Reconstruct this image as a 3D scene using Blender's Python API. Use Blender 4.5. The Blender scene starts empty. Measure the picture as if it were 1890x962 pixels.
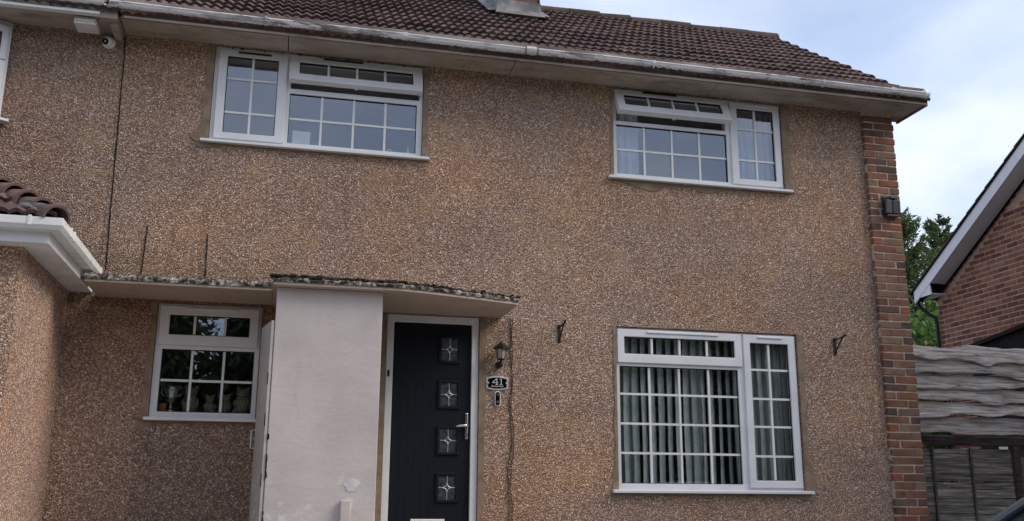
import bpy, bmesh, math, random
import numpy as np
from mathutils import Vector, Matrix, noise as mnoise

random.seed(7)
RNG = np.random.default_rng(7)
SC = bpy.context.scene
COL = SC.collection
R = math.radians

# ------------------------------------------------------------------ camera
cam_data = bpy.data.cameras.new('camera')
cam_data.sensor_width = 36.0
cam_data.lens = 1789.41 / 1890.0 * 36.0
cam_data.clip_start = 0.05
cam_data.clip_end = 2000
cam = bpy.data.objects.new('camera', cam_data)
COL.objects.link(cam)
_r = Vector((0.97325668, -0.22964200, 0.00599834))
_u = Vector((-0.06015492, -0.22957124, 0.97143113))
_f = Vector((0.22170434, 0.94581267, 0.23724583))
CAMLOC = Vector((0.0, -8.94, 0.43))
cam.matrix_world = Matrix(((_r.x, _u.x, -_f.x, CAMLOC.x), (_r.y, _u.y, -_f.y, CAMLOC.y),
                           (_r.z, _u.z, -_f.z, CAMLOC.z), (0, 0, 0, 1)))
SC.camera = cam

# ------------------------------------------------------------------ sky, sun, exposure
SUN_EL, SUN_AZ = R(40), R(114)      # azimuth measured like Nishita's rotation
world = bpy.data.worlds.new('World')
SC.world = world
world.use_nodes = True
wt = world.node_tree
for n in list(wt.nodes):
    wt.nodes.remove(n)
wo = wt.nodes.new('ShaderNodeOutputWorld')
wb = wt.nodes.new('ShaderNodeBackground')
wb.inputs['Strength'].default_value = 0.13
sky = wt.nodes.new('ShaderNodeTexSky')
sky.sky_type = 'NISHITA'
sky.sun_disc = False
sky.sun_elevation = SUN_EL
sky.sun_rotation = SUN_AZ
sky.air_density = 1.0
sky.dust_density = 2.0
sky.ozone_density = 1.3
wtc = wt.nodes.new('ShaderNodeTexCoord')
sepw = wt.nodes.new('ShaderNodeSeparateXYZ')
wt.links.new(wtc.outputs['Generated'], sepw.inputs[0])
addz = wt.nodes.new('ShaderNodeMath'); addz.operation = 'ADD'; addz.inputs[1].default_value = 0.22
mxz = wt.nodes.new('ShaderNodeMath'); mxz.operation = 'MAXIMUM'; mxz.inputs[1].default_value = 0.1
wt.links.new(sepw.outputs['Z'], addz.inputs[0]); wt.links.new(addz.outputs[0], mxz.inputs[0])
dvx = wt.nodes.new('ShaderNodeMath'); dvx.operation = 'DIVIDE'
dvy = wt.nodes.new('ShaderNodeMath'); dvy.operation = 'DIVIDE'
wt.links.new(sepw.outputs['X'], dvx.inputs[0]); wt.links.new(mxz.outputs[0], dvx.inputs[1])
wt.links.new(sepw.outputs['Y'], dvy.inputs[0]); wt.links.new(mxz.outputs[0], dvy.inputs[1])
cmb = wt.nodes.new('ShaderNodeCombineXYZ')
wt.links.new(dvx.outputs[0], cmb.inputs[0]); wt.links.new(dvy.outputs[0], cmb.inputs[1])
cn = wt.nodes.new('ShaderNodeTexNoise'); cn.noise_dimensions = '3D'
cn.inputs['Scale'].default_value = 1.5; cn.inputs['Detail'].default_value = 8
cn.inputs['Roughness'].default_value = 0.5; cn.inputs['Distortion'].default_value = 0.35
wt.links.new(cmb.outputs[0], cn.inputs['Vector'])
cr = wt.nodes.new('ShaderNodeValToRGB')
cr.color_ramp.elements[0].position = 0.34; cr.color_ramp.elements[0].color = (0.62, 0.62, 0.62, 1)
cr.color_ramp.elements[1].position = 0.62; cr.color_ramp.elements[1].color = (0.97, 0.97, 0.97, 1)
wt.links.new(cn.outputs['Fac'], cr.inputs[0])
cn2 = wt.nodes.new('ShaderNodeTexNoise'); cn2.inputs['Scale'].default_value = 3.1; cn2.inputs['Detail'].default_value = 6
wt.links.new(cmb.outputs[0], cn2.inputs['Vector'])
cr2 = wt.nodes.new('ShaderNodeValToRGB')       # cloud colour: grey bellies to white tops
cr2.color_ramp.elements[0].position = 0.30; cr2.color_ramp.elements[0].color = (3.3, 4.0, 5.4, 1)
cr2.color_ramp.elements[1].position = 0.66; cr2.color_ramp.elements[1].color = (5.35, 5.75, 6.6, 1)
wt.links.new(cn2.outputs['Fac'], cr2.inputs[0])
wmix = wt.nodes.new('ShaderNodeMixRGB')
wt.links.new(cr.outputs[0], wmix.inputs[0]); wt.links.new(sky.outputs[0], wmix.inputs[1]); wt.links.new(cr2.outputs[0], wmix.inputs[2])
wt.links.new(wmix.outputs[0], wb.inputs['Color'])
wt.links.new(wb.outputs[0], wo.inputs[0])

sd = bpy.data.lights.new('sun', 'SUN')
sd.energy = 1.6; sd.angle = R(28); sd.color = (1.0, 0.90, 0.78)
sun = bpy.data.objects.new('sun', sd); COL.objects.link(sun)
_sdir = Vector((math.sin(SUN_AZ) * math.cos(SUN_EL), math.cos(SUN_AZ) * math.cos(SUN_EL), math.sin(SUN_EL)))
sun.rotation_euler = _sdir.to_track_quat('Z', 'Y').to_euler()
sun.location = (12, -8, 14)

vs = SC.view_settings
SC.display_settings.display_device = 'sRGB'
vs.view_transform = 'Standard'; vs.look = 'None'; vs.gamma = 1.0; vs.exposure = 0.58
vs.use_curve_mapping = False
SC.cycles.max_bounces = 8; SC.cycles.transparent_max_bounces = 16

# ------------------------------------------------------------------ material helpers
class NT:
    def __init__(s, name, rough=0.7, spec=0.3, metal=0.0):
        s.m = bpy.data.materials.new(name); s.m.use_nodes = True
        s.t = s.m.node_tree; s.b = s.t.nodes['Principled BSDF']
        s.b.inputs['Roughness'].default_value = rough
        s.b.inputs['Specular IOR Level'].default_value = spec
        s.b.inputs['Metallic'].default_value = metal
        s.tc = s.t.nodes.new('ShaderNodeTexCoord')
    def n(s, k, **kw):
        x = s.t.nodes.new(k)
        for a, v in kw.items(): setattr(x, a, v)
        return x
    def l(s, a, b): s.t.links.new(a, b)
    def vec(s, scale=(1, 1, 1), rot=(0, 0, 0), src='Object', rnd=False):
        mp = s.n('ShaderNodeMapping'); mp.inputs['Scale'].default_value = scale; mp.inputs['Rotation'].default_value = rot
        s.l(s.tc.outputs[src], mp.inputs[0])
        if rnd:
            oi = s.n('ShaderNodeObjectInfo'); ml = s.n('ShaderNodeVectorMath', operation='SCALE')
            cb = s.n('ShaderNodeCombineXYZ'); s.l(oi.outputs['Random'], cb.inputs[0]); s.l(oi.outputs['Random'], cb.inputs[1]); s.l(oi.outputs['Random'], cb.inputs[2])
            s.l(cb.outputs[0], ml.inputs[0]); ml.inputs['Scale'].default_value = 37.0
            s.l(ml.outputs[0], mp.inputs['Location'])
        return mp.outputs[0]
    def noise(s, scale, detail=4, rough=0.55, vec=None, dist=0.0):
        x = s.n('ShaderNodeTexNoise'); x.inputs['Scale'].default_value = scale; x.inputs['Detail'].default_value = detail
        x.inputs['Roughness'].default_value = rough; x.inputs['Distortion'].default_value = dist
        s.l(vec if vec is not None else s.tc.outputs['Object'], x.inputs['Vector'])
        return x.outputs['Fac']
    def ramp(s, fac, stops, const=False):
        x = s.n('ShaderNodeValToRGB'); e = x.color_ramp.elements
        if const: x.color_ramp.interpolation = 'CONSTANT'
        while len(e) < len(stops): e.new(0.5)
        for i, (p, c) in enumerate(stops):
            e[i].position = p
            if not hasattr(c, '__len__'): c = (c, c, c)
            e[i].color = (*c[:3], 1)
        s.l(fac, x.inputs[0]); return x.outputs[0]
    def mix(s, fac, a, b, mode='MIX'):
        x = s.n('ShaderNodeMixRGB', blend_type=mode)
        for i, v in enumerate((fac, a, b)):
            if hasattr(v, 'links') or isinstance(v, bpy.types.NodeSocket): s.l(v, x.inputs[i])
            elif i == 0: x.inputs[0].default_value = v
            else: x.inputs[i].default_value = (*v[:3], 1)
        return x.outputs[0]
    def math(s, op, a, b=None):
        x = s.n('ShaderNodeMath', operation=op)
        for i, v in enumerate((a, b)):
            if v is None: continue
            if isinstance(v, bpy.types.NodeSocket): s.l(v, x.inputs[i])
            else: x.inputs[i].default_value = v
        return x.outputs[0]
    def col(s, c):
        if isinstance(c, bpy.types.NodeSocket): s.l(c, s.b.inputs['Base Color'])
        else: s.b.inputs['Base Color'].default_value = (*c[:3], 1)
    def bump(s, h, strength=0.3, dist=0.01):
        x = s.n('ShaderNodeBump'); x.inputs['Strength'].default_value = strength; x.inputs['Distance'].default_value = dist
        s.l(h, x.inputs['Height']); s.l(x.outputs[0], s.b.inputs['Normal'])
    def rnd(s):
        return s.n('ShaderNodeObjectInfo').outputs['Random']

def simple(name, c, rough=0.6, spec=0.3, metal=0.0, var=0.15, scale=6.0, bump=0.0, bscale=60.0):
    k = NT(name, rough, spec, metal)
    nz = k.noise(scale, 5)
    lo = tuple(v * (1 - var) for v in c); hi = tuple(min(1, v * (1 + var)) for v in c)
    k.col(k.ramp(nz, [(0.3, lo), (0.7, hi)]))
    if bump: k.bump(k.noise(bscale, 4), bump, 0.004)
    return k.m

M = {}

def pebble(name, grey=0.0, tint=(1, 1, 1), splash=False):
    k = NT(name, 0.9, 0.12)
    # warp the cells so that chips are irregular
    v1 = k.n('ShaderNodeTexVoronoi'); v1.inputs['Scale'].default_value = 78; v1.inputs['Randomness'].default_value = 1
    wv = k.n('ShaderNodeTexNoise'); wv.inputs['Scale'].default_value = 45; wv.inputs['Detail'].default_value = 2
    k.l(k.tc.outputs['Object'], wv.inputs['Vector'])
    sc = k.n('ShaderNodeVectorMath', operation='SCALE'); sc.inputs['Scale'].default_value = 0.016
    k.l(wv.outputs['Color'], sc.inputs[0])
    ad = k.n('ShaderNodeVectorMath', operation='ADD'); k.l(k.tc.outputs['Object'], ad.inputs[0]); k.l(sc.outputs[0], ad.inputs[1])
    k.l(ad.outputs[0], v1.inputs['Vector'])
    sp = k.n('ShaderNodeSeparateColor'); k.l(v1.outputs['Color'], sp.inputs[0])
    stone = k.ramp(sp.outputs[0], [(0.0, (0.15, 0.098, 0.078)), (0.2, (0.27, 0.185, 0.150)), (0.5, (0.385, 0.278, 0.228)),
                                   (0.78, (0.49, 0.372, 0.312)), (0.93, (0.59, 0.475, 0.41)), (1.0, (0.84, 0.75, 0.67))])
    hue = k.mix(k.math('MULTIPLY', sp.outputs[1], 0.28), stone, (0.40, 0.235, 0.15), 'MIX')
    gap = k.ramp(v1.outputs['Distance'], [(0.42, 0.0), (0.62, 1.0)])
    c = k.mix(k.math('MULTIPLY', gap, 0.85), hue, (0.15, 0.098, 0.068))
    # broad weathering: ochre blotches, violet-grey areas, sooty washes
    big = k.noise(0.75, 5, 0.6)
    c = k.mix(k.ramp(big, [(0.46, 0.0), (0.68, 0.7)]), c, k.mix(1.0, c, (1.14, 0.97, 0.78), 'MULTIPLY'))
    big2 = k.noise(1.3, 5, 0.6, k.vec((1, 1, 0.7), (0.3, 0.2, 0.5)))
    c = k.mix(k.ramp(big2, [(0.48, 0.0), (0.72, 0.75)]), c, k.mix(1.0, c, (0.92, 0.90, 0.98), 'MULTIPLY'))
    och = k.noise(2.6, 3, 0.5, k.vec((1, 1, 2.2), (0, 0.1, 1.1)))
    c = k.mix(k.ramp(och, [(0.54, 0.0), (0.72, 0.5)]), c, k.mix(0.5, c, (0.43, 0.285, 0.14), 'MIX'))
    if splash:
        sx = k.n('ShaderNodeSeparateXYZ'); k.l(k.tc.outputs['Object'], sx.inputs[0])
        edge = k.math('ADD', sx.outputs[2], k.math('MULTIPLY', k.noise(3.5, 5, 0.6), 0.7))
        band = k.math('MULTIPLY', k.ramp(k.math('DIVIDE', edge, 5.0), [(0.40, 0.0), (0.47, 0.0), (0.485, 0.85), (0.60, 0.0)]), k.ramp(k.math('ADD', k.math('MULTIPLY', sx.outputs[0], 0.1), 0.5), [(0.49, 1.0), (0.56, 0.0)]))
        c = k.mix(band, c, k.mix(1.0, c, (0.55, 0.56, 0.52), 'MULTIPLY'))
        run = k.math('MULTIPLY', k.ramp(k.noise(2.0, 4, 0.6, k.vec((3.5, 1, 0.25))), [(0.54, 0.0), (0.74, 0.45)]), k.ramp(k.noise(0.8, 3), [(0.36, 0.0), (0.56, 1.0)]))
        c = k.mix(run, c, k.mix(1.0, c, (0.70, 0.66, 0.62), 'MULTIPLY'))
    if grey:
        gz = k.noise(5, 4)
        c = k.mix(k.ramp(gz, [(0.3, grey * 0.6), (0.7, grey)]), c, k.mix(1.0, c, (0.66, 0.70, 0.68), 'MULTIPLY'))
    tone = k.noise(0.55, 4, 0.6, k.vec((1, 1, 1.6), (0.7, 0.1, 0.2)))
    c = k.mix(1.0, c, k.ramp(tone, [(0.3, (1.11, 1.11, 1.12)), (0.7, (1.45, 1.42, 1.35))]), 'MULTIPLY')
    c = k.mix(1.0, c, tint, 'MULTIPLY')
    k.col(c)
    h = k.math('SUBTRACT', 1.0, v1.outputs['Distance'])
    k.bump(h, 1.0, 0.012)
    return k.m
M['pebble'] = pebble('pebbledash', splash=True)
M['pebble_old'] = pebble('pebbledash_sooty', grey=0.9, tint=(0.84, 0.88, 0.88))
M['pebble_new'] = pebble('pebbledash_repair', grey=0.5, tint=(1.0, 1.0, 1.04))
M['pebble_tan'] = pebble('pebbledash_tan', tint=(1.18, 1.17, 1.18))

def mk_patch():
    k = NT('cement_patch', 0.9, 0.15)
    c = k.ramp(k.noise(7, 6, 0.6), [(0.25, (0.15, 0.105, 0.072)), (0.5, (0.25, 0.185, 0.13)), (0.78, (0.36, 0.275, 0.20))])
    k.col(c); k.bump(k.noise(60, 5), 0.5, 0.006); return k.m
M['patch'] = mk_patch()

def mk_upvc():
    k = NT('white_upvc', 0.32, 0.45)
    c = k.ramp(k.noise(3.0, 5), [(0.3, (0.66, 0.66, 0.67)), (0.7, (0.76, 0.76, 0.77))])
    c = k.mix(k.ramp(k.noise(22, 6, 0.7), [(0.60, 0.0), (0.78, 0.22)]), c, (0.36, 0.34, 0.30))
    k.col(c); k.bump(k.noise(9, 3), 0.05, 0.01); return k.m
M['upvc'] = mk_upvc()
M['upvc_bar'] = simple('white_glazing_bar', (0.74, 0.74, 0.73), 0.4, 0.4, var=0.05)
M['seal'] = simple('black_rubber_seal', (0.015, 0.015, 0.016), 0.6, 0.3)

def mk_glass(name, tint=(0.95, 0.965, 0.97), ior=2.0, wob=0.004):
    m = bpy.data.materials.new(name); m.use_nodes = True; t = m.node_tree
    t.nodes.remove(t.nodes['Principled BSDF']); o = t.nodes['Material Output']
    # Schlick reflectance, the same from both faces of the pane
    ge = t.nodes.new('ShaderNodeNewGeometry'); dt = t.nodes.new('ShaderNodeVectorMath'); dt.operation = 'DOT_PRODUCT'
    t.links.new(ge.outputs['Normal'], dt.inputs[0]); t.links.new(ge.outputs['Incoming'], dt.inputs[1])
    def mm(op, a, b):
        x = t.nodes.new('ShaderNodeMath'); x.operation = op
        for i, v in enumerate((a, b)):
            if isinstance(v, (int, float)): x.inputs[i].default_value = v
            else: t.links.new(v, x.inputs[i])
        return x
    f0 = ((ior - 1) / (ior + 1)) ** 2
    ab = mm('ABSOLUTE', dt.outputs['Value'], 0.0); om = mm('SUBTRACT', 1.0, ab.outputs[0]); pw = mm('POWER', om.outputs[0], 5.0)
    fr = mm('ADD', mm('MULTIPLY', pw.outputs[0], 1 - f0).outputs[0], f0)
    tr = t.nodes.new('ShaderNodeBsdfTransparent'); tr.inputs[0].default_value = (*tint, 1)
    gl = t.nodes.new('ShaderNodeBsdfGlossy'); gl.inputs['Roughness'].default_value = 0.0; gl.inputs[0].default_value = (0.86, 0.90, 1.0, 1)
    tc = t.nodes.new('ShaderNodeTexCoord'); nz = t.nodes.new('ShaderNodeTexNoise'); nz.inputs['Scale'].default_value = 2.2; nz.inputs['Detail'].default_value = 2
    t.links.new(tc.outputs['Object'], nz.inputs['Vector'])
    bp = t.nodes.new('ShaderNodeBump'); bp.inputs['Strength'].default_value = wob; bp.inputs['Distance'].default_value = 0.05
    t.links.new(nz.outputs['Fac'], bp.inputs['Height']); t.links.new(bp.outputs[0], gl.inputs['Normal'])
    mx = t.nodes.new('ShaderNodeMixShader'); t.links.new(fr.outputs[0], mx.inputs[0]); t.links.new(tr.outputs[0], mx.inputs[1]); t.links.new(gl.outputs[0], mx.inputs[2])
    t.links.new(mx.outputs[0], o.inputs[0]); return m
M['glass'] = mk_glass('window_glass')
M['car_glass'] = mk_glass('car_glass', (0.42, 0.66, 0.62), 1.7, 0.003)

def mk_soffit():
    k = NT('weathered_soffit_paint', 0.8, 0.2)
    c = k.ramp(k.noise(1.7, 6, 0.6), [(0.25, (0.30, 0.25, 0.215)), (0.55, (0.43, 0.37, 0.32)), (0.8, (0.52, 0.455, 0.40))])
    c = k.mix(k.ramp(k.noise(6, 6, 0.65, k.vec((0.35, 1, 1))), [(0.50, 0.0), (0.66, 0.7)]), c, (0.20, 0.15, 0.125))
    k.col(c); k.bump(k.noise(25, 5), 0.25, 0.004); return k.m
M['soffit'] = mk_soffit()
def mk_fascia():
    k = NT('rotten_fascia_paint', 0.85, 0.2)
    c = k.ramp(k.noise(3.0, 7, 0.65, k.vec((0.4, 1, 1.5))), [(0.3, (0.10, 0.066, 0.055)), (0.5, (0.19, 0.14, 0.12)), (0.66, (0.36, 0.30, 0.26)), (0.8, (0.50, 0.45, 0.40))])
    k.col(c); k.bump(k.noise(30, 5), 0.3, 0.004); return k.m
M['fascia'] = mk_fascia()
def mk_gutter(name, dirt):
    k = NT(name, 0.45, 0.35)
    base = k.ramp(k.noise(2.0, 5), [(0.3, (0.72, 0.72, 0.71)), (0.7, (0.84, 0.84, 0.84))])
    d1 = k.ramp(k.noise(9, 8, 0.72, k.vec((0.28, 1, 1.3))), [(0.49, 0.0), (0.545, dirt)])
    d2 = k.ramp(k.noise(1.1, 5, 0.6), [(0.40, 0.12), (0.60, 1.0)])
    c = k.mix(k.math('MULTIPLY', d1, d2), base, (0.075, 0.07, 0.06))
    c = k.mix(k.math('MULTIPLY', k.ramp(k.noise(40, 4), [(0.55, 0.0), (0.7, 1.0)]), dirt * 0.3), c, (0.17, 0.15, 0.12))
    k.col(c); return k.m
M['gutter'] = mk_gutter('dirty_white_gutter', 0.85)
M['gutter_clean'] = mk_gutter('white_plastic_gutter', 0.12)
M['bargeboard'] = simple('white_bargeboard', (0.70, 0.73, 0.79), 0.35, 0.4, var=0.05, scale=1.5)

def mk_tile(name, a, b, c3, lich=(0.30, 0.28, 0.24)):
    k = NT(name, 0.85, 0.25)
    v = k.vec(rnd=True)
    c = k.ramp(k.noise(6, 5, 0.6, v), [(0.25, a), (0.55, b), (0.8, c3)])
    r = k.ramp(k.rnd(), [(0.0, (0.62, 0.60, 0.60)), (0.5, (0.95, 0.93, 0.93)), (0.85, (1.2, 1.12, 1.08)), (1.0, (1.6, 1.42, 1.3))])
    c = k.mix(1.0, c, r, 'MULTIPLY')
    c = k.mix(k.ramp(k.noise(28, 6, 0.7, v), [(0.58, 0.0), (0.72, 0.55)]), c, lich)
    c = k.mix(k.ramp(k.noise(11, 6, 0.7, v), [(0.62, 0.0), (0.74, 0.6)]), c, (0.055, 0.06, 0.035))
    k.col(c); k.bump(k.noise(80, 4), 0.5, 0.004); return k.m
M['tile'] = mk_tile('brown_concrete_tile', (0.066, 0.043, 0.039), (0.12, 0.080, 0.073), (0.195, 0.138, 0.126))
M['ridge'] = mk_tile('lichened_ridge_tile', (0.045, 0.034, 0.028), (0.08, 0.062, 0.05), (0.13, 0.10, 0.075), (0.26, 0.19, 0.10))

def mk_brick(name, cols, stain=0.4):
    k = NT(name, 0.88, 0.2)
    v = k.vec(rnd=True)
    n = len(cols)
    c = k.ramp(k.rnd(), [(i / n, cc) for i, cc in enumerate(cols)], const=True)
    c = k.mix(1.0, c, k.ramp(k.noise(7, 6, 0.65, v), [(0.25, 0.6), (0.75, 1.3)]), 'MULTIPLY')
    c = k.mix(k.ramp(k.noise(30, 5, 0.7, v), [(0.58, 0.0), (0.75, stain)]), c, (0.055, 0.04, 0.034))
    c = k.mix(k.ramp(k.noise(50, 4, 0.7, v), [(0.64, 0.0), (0.72, 0.5)]), c, (0.48, 0.36, 0.28))
    k.col(c); k.bump(k.noise(120, 5, 0.6, v), 0.6, 0.004); return k.m
M['brick'] = mk_brick('mixed_stock_brick', [(0.235, 0.105, 0.068), (0.165, 0.088, 0.064), (0.25, 0.135, 0.088), (0.125, 0.075, 0.06), (0.24, 0.148, 0.095), (0.28, 0.105, 0.065), (0.175, 0.112, 0.08), (0.215, 0.105, 0.07)])
M['brick_red'] = mk_brick('purple_red_brick', [(0.24, 0.10, 0.068), (0.18, 0.076, 0.057), (0.28, 0.128, 0.084), (0.14, 0.066, 0.053), (0.25, 0.115, 0.076), (0.215, 0.085, 0.06), (0.29, 0.148, 0.098)])
M['mortar'] = simple('pale_mortar', (0.50, 0.40, 0.325), 0.95, 0.1, var=0.25, scale=18, bump=0.5)
M['mortar_grey'] = simple('pinkish_mortar', (0.44, 0.34, 0.29), 0.95, 0.1, var=0.2, scale=18, bump=0.5)
def mk_brickwall(name, c1, c2, mo):
    k = NT(name, 0.9, 0.2)
    cb = k.n('ShaderNodeCombineXYZ'); sp = k.n('ShaderNodeSeparateXYZ'); k.l(k.tc.outputs['Object'], sp.inputs[0])
    k.l(k.math('ADD', sp.outputs[0], sp.outputs[1]), cb.inputs[0]); k.l(sp.outputs[2], cb.inputs[1])
    b = k.n('ShaderNodeTexBrick'); k.l(cb.outputs[0], b.inputs['Vector'])
    b.inputs['Scale'].default_value = 1; b.inputs['Brick Width'].default_value = 0.247; b.inputs['Row Height'].default_value = 0.0825
    b.inputs['Mortar Size'].default_value = 0.0055; b.inputs['Color1'].default_value = (*c1, 1); b.inputs['Color2'].default_value = (*c2, 1); b.inputs['Mortar'].default_value = (*mo, 1)
    c = k.mix(1.0, b.outputs['Color'], k.ramp(k.noise(9, 6), [(0.25, 0.65), (0.75, 1.3)]), 'MULTIPLY')
    k.col(c); k.bump(k.math('SUBTRACT', 1.0, b.outputs['Fac']), 0.6, 0.006); return k.m
M['brickwall'] = mk_brickwall('plain_brickwork', (0.25, 0.12, 0.075), (0.17, 0.09, 0.065), (0.40, 0.32, 0.25))
M['brickwall_red'] = mk_brickwall('red_brickwork', (0.17, 0.066, 0.048), (0.11, 0.045, 0.038), (0.44, 0.34, 0.29))

def mk_lead():
    k = NT('lead_flashing', 0.5, 0.4, 0.3)
    k.col(k.ramp(k.noise(5, 6, 0.6), [(0.32, (0.085, 0.088, 0.095)), (0.5, (0.17, 0.166, 0.166)), (0.68, (0.30, 0.275, 0.25))])); k.bump(k.noise(12, 4), 0.4, 0.01); return k.m
M['lead'] = mk_lead()
def mk_paint(name, base, chips):
    k = NT(name, 0.75, 0.25)
    c = k.ramp(k.noise(1.6, 6, 0.6), [(0.25, tuple(v * 0.80 for v in base)), (0.7, tuple(v * 1.05 for v in base))])
    c = k.mix(k.ramp(k.noise(3.5, 7, 0.6, k.vec((1, 1, 0.35))), [(0.55, 0.0), (0.75, 0.35)]), c, tuple(v * 0.66 for v in base))
    if chips:
        sp = k.n('ShaderNodeSeparateXYZ'); k.l(k.tc.outputs['Object'], sp.inputs[0])
        low = k.ramp(sp.outputs[2], [(0.15, 0.13), (0.85, 0.0)])       # flaking sits in the splash zone near the ground
        nz = k.math('ADD', k.noise(6.5, 8, 0.72), low)
        c = k.mix(k.ramp(nz, [(0.66, 0.0), (0.685, 0.75)]), c, (0.66, 0.63, 0.62))
        c = k.mix(k.ramp(k.noise(21, 6, 0.7), [(0.70, 0.0), (0.73, 0.55)]), c, (0.24, 0.2, 0.17))
    tw = k.noise(4.0, 6, 0.6, k.vec((1, 1, 2.5), (0, 0.6, 0)), 0.8)
    k.col(c); k.bump(k.math('ADD', k.math('MULTIPLY', k.noise(35, 5), 0.4), tw), 0.35, 0.012); return k.m
M['store'] = mk_paint('flaking_masonry_paint', (0.57, 0.50, 0.47), True)
M['canopy'] = mk_paint('stained_cream_paint', (0.46, 0.365, 0.30), False)
M['leaf_paint'] = mk_paint('worn_door_paint', (0.46, 0.42, 0.39), True)
def mk_moss():
    k = NT('mossy_mortar_edge', 0.95, 0.1)
    n1 = k.noise(19, 8, 0.78)
    c = k.ramp(n1, [(0.34, (0.014, 0.013, 0.011)), (0.46, (0.04, 0.037, 0.030)), (0.52, (0.15, 0.135, 0.115)), (0.58, (0.36, 0.34, 0.31)), (0.68, (0.68, 0.66, 0.62))])
    k.col(c); k.bump(n1, 0.8, 0.012); return k.m
M['moss'] = mk_moss()
def mk_moss_black():
    k = NT('black_moss', 0.95, 0.1)
    k.col(k.ramp(k.noise(20, 7, 0.7), [(0.35, (0.012, 0.011, 0.009)), (0.62, (0.05, 0.043, 0.03)), (0.74, (0.16, 0.14, 0.11))])); k.bump(k.noise(40, 5), 0.8, 0.012); return k.m
M['moss_black'] = mk_moss_black()
def mk_door():
    k = NT('black_composite_door', 0.55, 0.22)
    g = k.noise(5, 6, 0.6, k.vec((14, 14, 0.6)))
    k.col(k.ramp(g, [(0.3, (0.0035, 0.0048, 0.0085)), (0.7, (0.0065, 0.0088, 0.0155))])); k.bump(g, 0.25, 0.003); return k.m
M['door'] = mk_door()
M['chrome'] = simple('brushed_chrome', (0.75, 0.75, 0.74), 0.22, 0.5, 1.0, var=0.04)
M['black_metal'] = simple('black_painted_metal', (0.012, 0.011, 0.011), 0.5, 0.4, var=0.3, scale=30)
M['grey_plastic'] = simple('dark_grey_plastic', (0.075, 0.072, 0.078), 0.55, 0.35, var=0.15)
M['black_gloss'] = simple('black_gloss', (0.006, 0.006, 0.007), 0.12, 0.5)
M['white_paint'] = simple('white_paint', (0.78, 0.78, 0.77), 0.45, 0.35, var=0.04)
M['silver'] = simple('silver_trim', (0.62, 0.62, 0.61), 0.35, 0.5, 0.4, var=0.05)
M['lamp_glass'] = simple('amber_lamp_glass', (0.42, 0.36, 0.29), 0.25, 0.5, var=0.25, scale=25)
M['obscure'] = simple('obscure_glass', (0.045, 0.055, 0.065), 0.14, 0.5, var=0.7, scale=30, bump=0.6, bscale=55)
M['cable'] = simple('brown_cable', (0.03, 0.02, 0.018), 0.6, 0.3)
M['filler'] = simple('grey_filler', (0.60, 0.56, 0.55), 0.9, 0.1, var=0.2, scale=16)
M['joint'] = simple('dark_joint', (0.03, 0.02, 0.016), 0.9, 0.1, var=0.5, scale=20)

def mk_wood(name, a, b, c3, axis='X'):
    k = NT(name, 0.85, 0.2)
    s = {'X': (0.8, 15, 15), 'Z': (15, 15, 0.8)}[axis]
    v = k.vec(s, rnd=True)
    g = k.noise(3.2, 7, 0.62, v, 0.25)
    c = k.ramp(g, [(0.36, a), (0.5, b), (0.64, c3)])
    fg = k.noise(9, 5, 0.7, k.vec((s[0] * 1.5, s[1] * 2.2, s[2] * 2.2) if axis == 'X' else (s[0] * 2.2, s[1] * 2.2, s[2] * 1.5), rnd=True))
    c = k.mix(k.ramp(fg, [(0.55, 0.0), (0.68, 0.75)]), c, tuple(v * 0.55 for v in a))
    kn = k.n('ShaderNodeTexVoronoi'); kn.inputs['Scale'].default_value = 2.6; k.l(k.vec((1, 1, 2.6) if axis == 'X' else (2.6, 1, 1), rnd=True), kn.inputs['Vector'])
    c = k.mix(k.ramp(kn.outputs['Distance'], [(0.05, 0.85), (0.11, 0.0)]), c, tuple(v * 0.5 for v in a))
    c = k.mix(1.0, c, k.ramp(k.rnd(), [(0.0, 0.72), (1.0, 1.25)]), 'MULTIPLY')
    c = k.mix(k.ramp(k.noise(2.6, 5, 0.6, k.vec(rnd=True)), [(0.55, 0.0), (0.75, 0.5)]), c, (0.075, 0.058, 0.045))
    k.col(c); k.bump(k.math('ADD', g, fg), 0.5, 0.006); return k.m
M['wood'] = mk_wood('silvered_board', (0.20, 0.165, 0.138), (0.46, 0.40, 0.35), (0.64, 0.58, 0.52))
M['wood_dark'] = mk_wood('dark_weathered_lath', (0.085, 0.068, 0.057), (0.19, 0.16, 0.137), (0.34, 0.30, 0.26))
M['wood_green'] = mk_wood('algae_lath', (0.08, 0.074, 0.05), (0.18, 0.166, 0.125), (0.33, 0.31, 0.25))
M['wood_post'] = mk_wood('grey_post', (0.06, 0.05, 0.042), (0.125, 0.11, 0.095), (0.22, 0.2, 0.175), 'Z')
M['wood_rail'] = mk_wood('brown_rail', (0.025, 0.018, 0.015), (0.052, 0.038, 0.031), (0.10, 0.08, 0.066))

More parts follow.
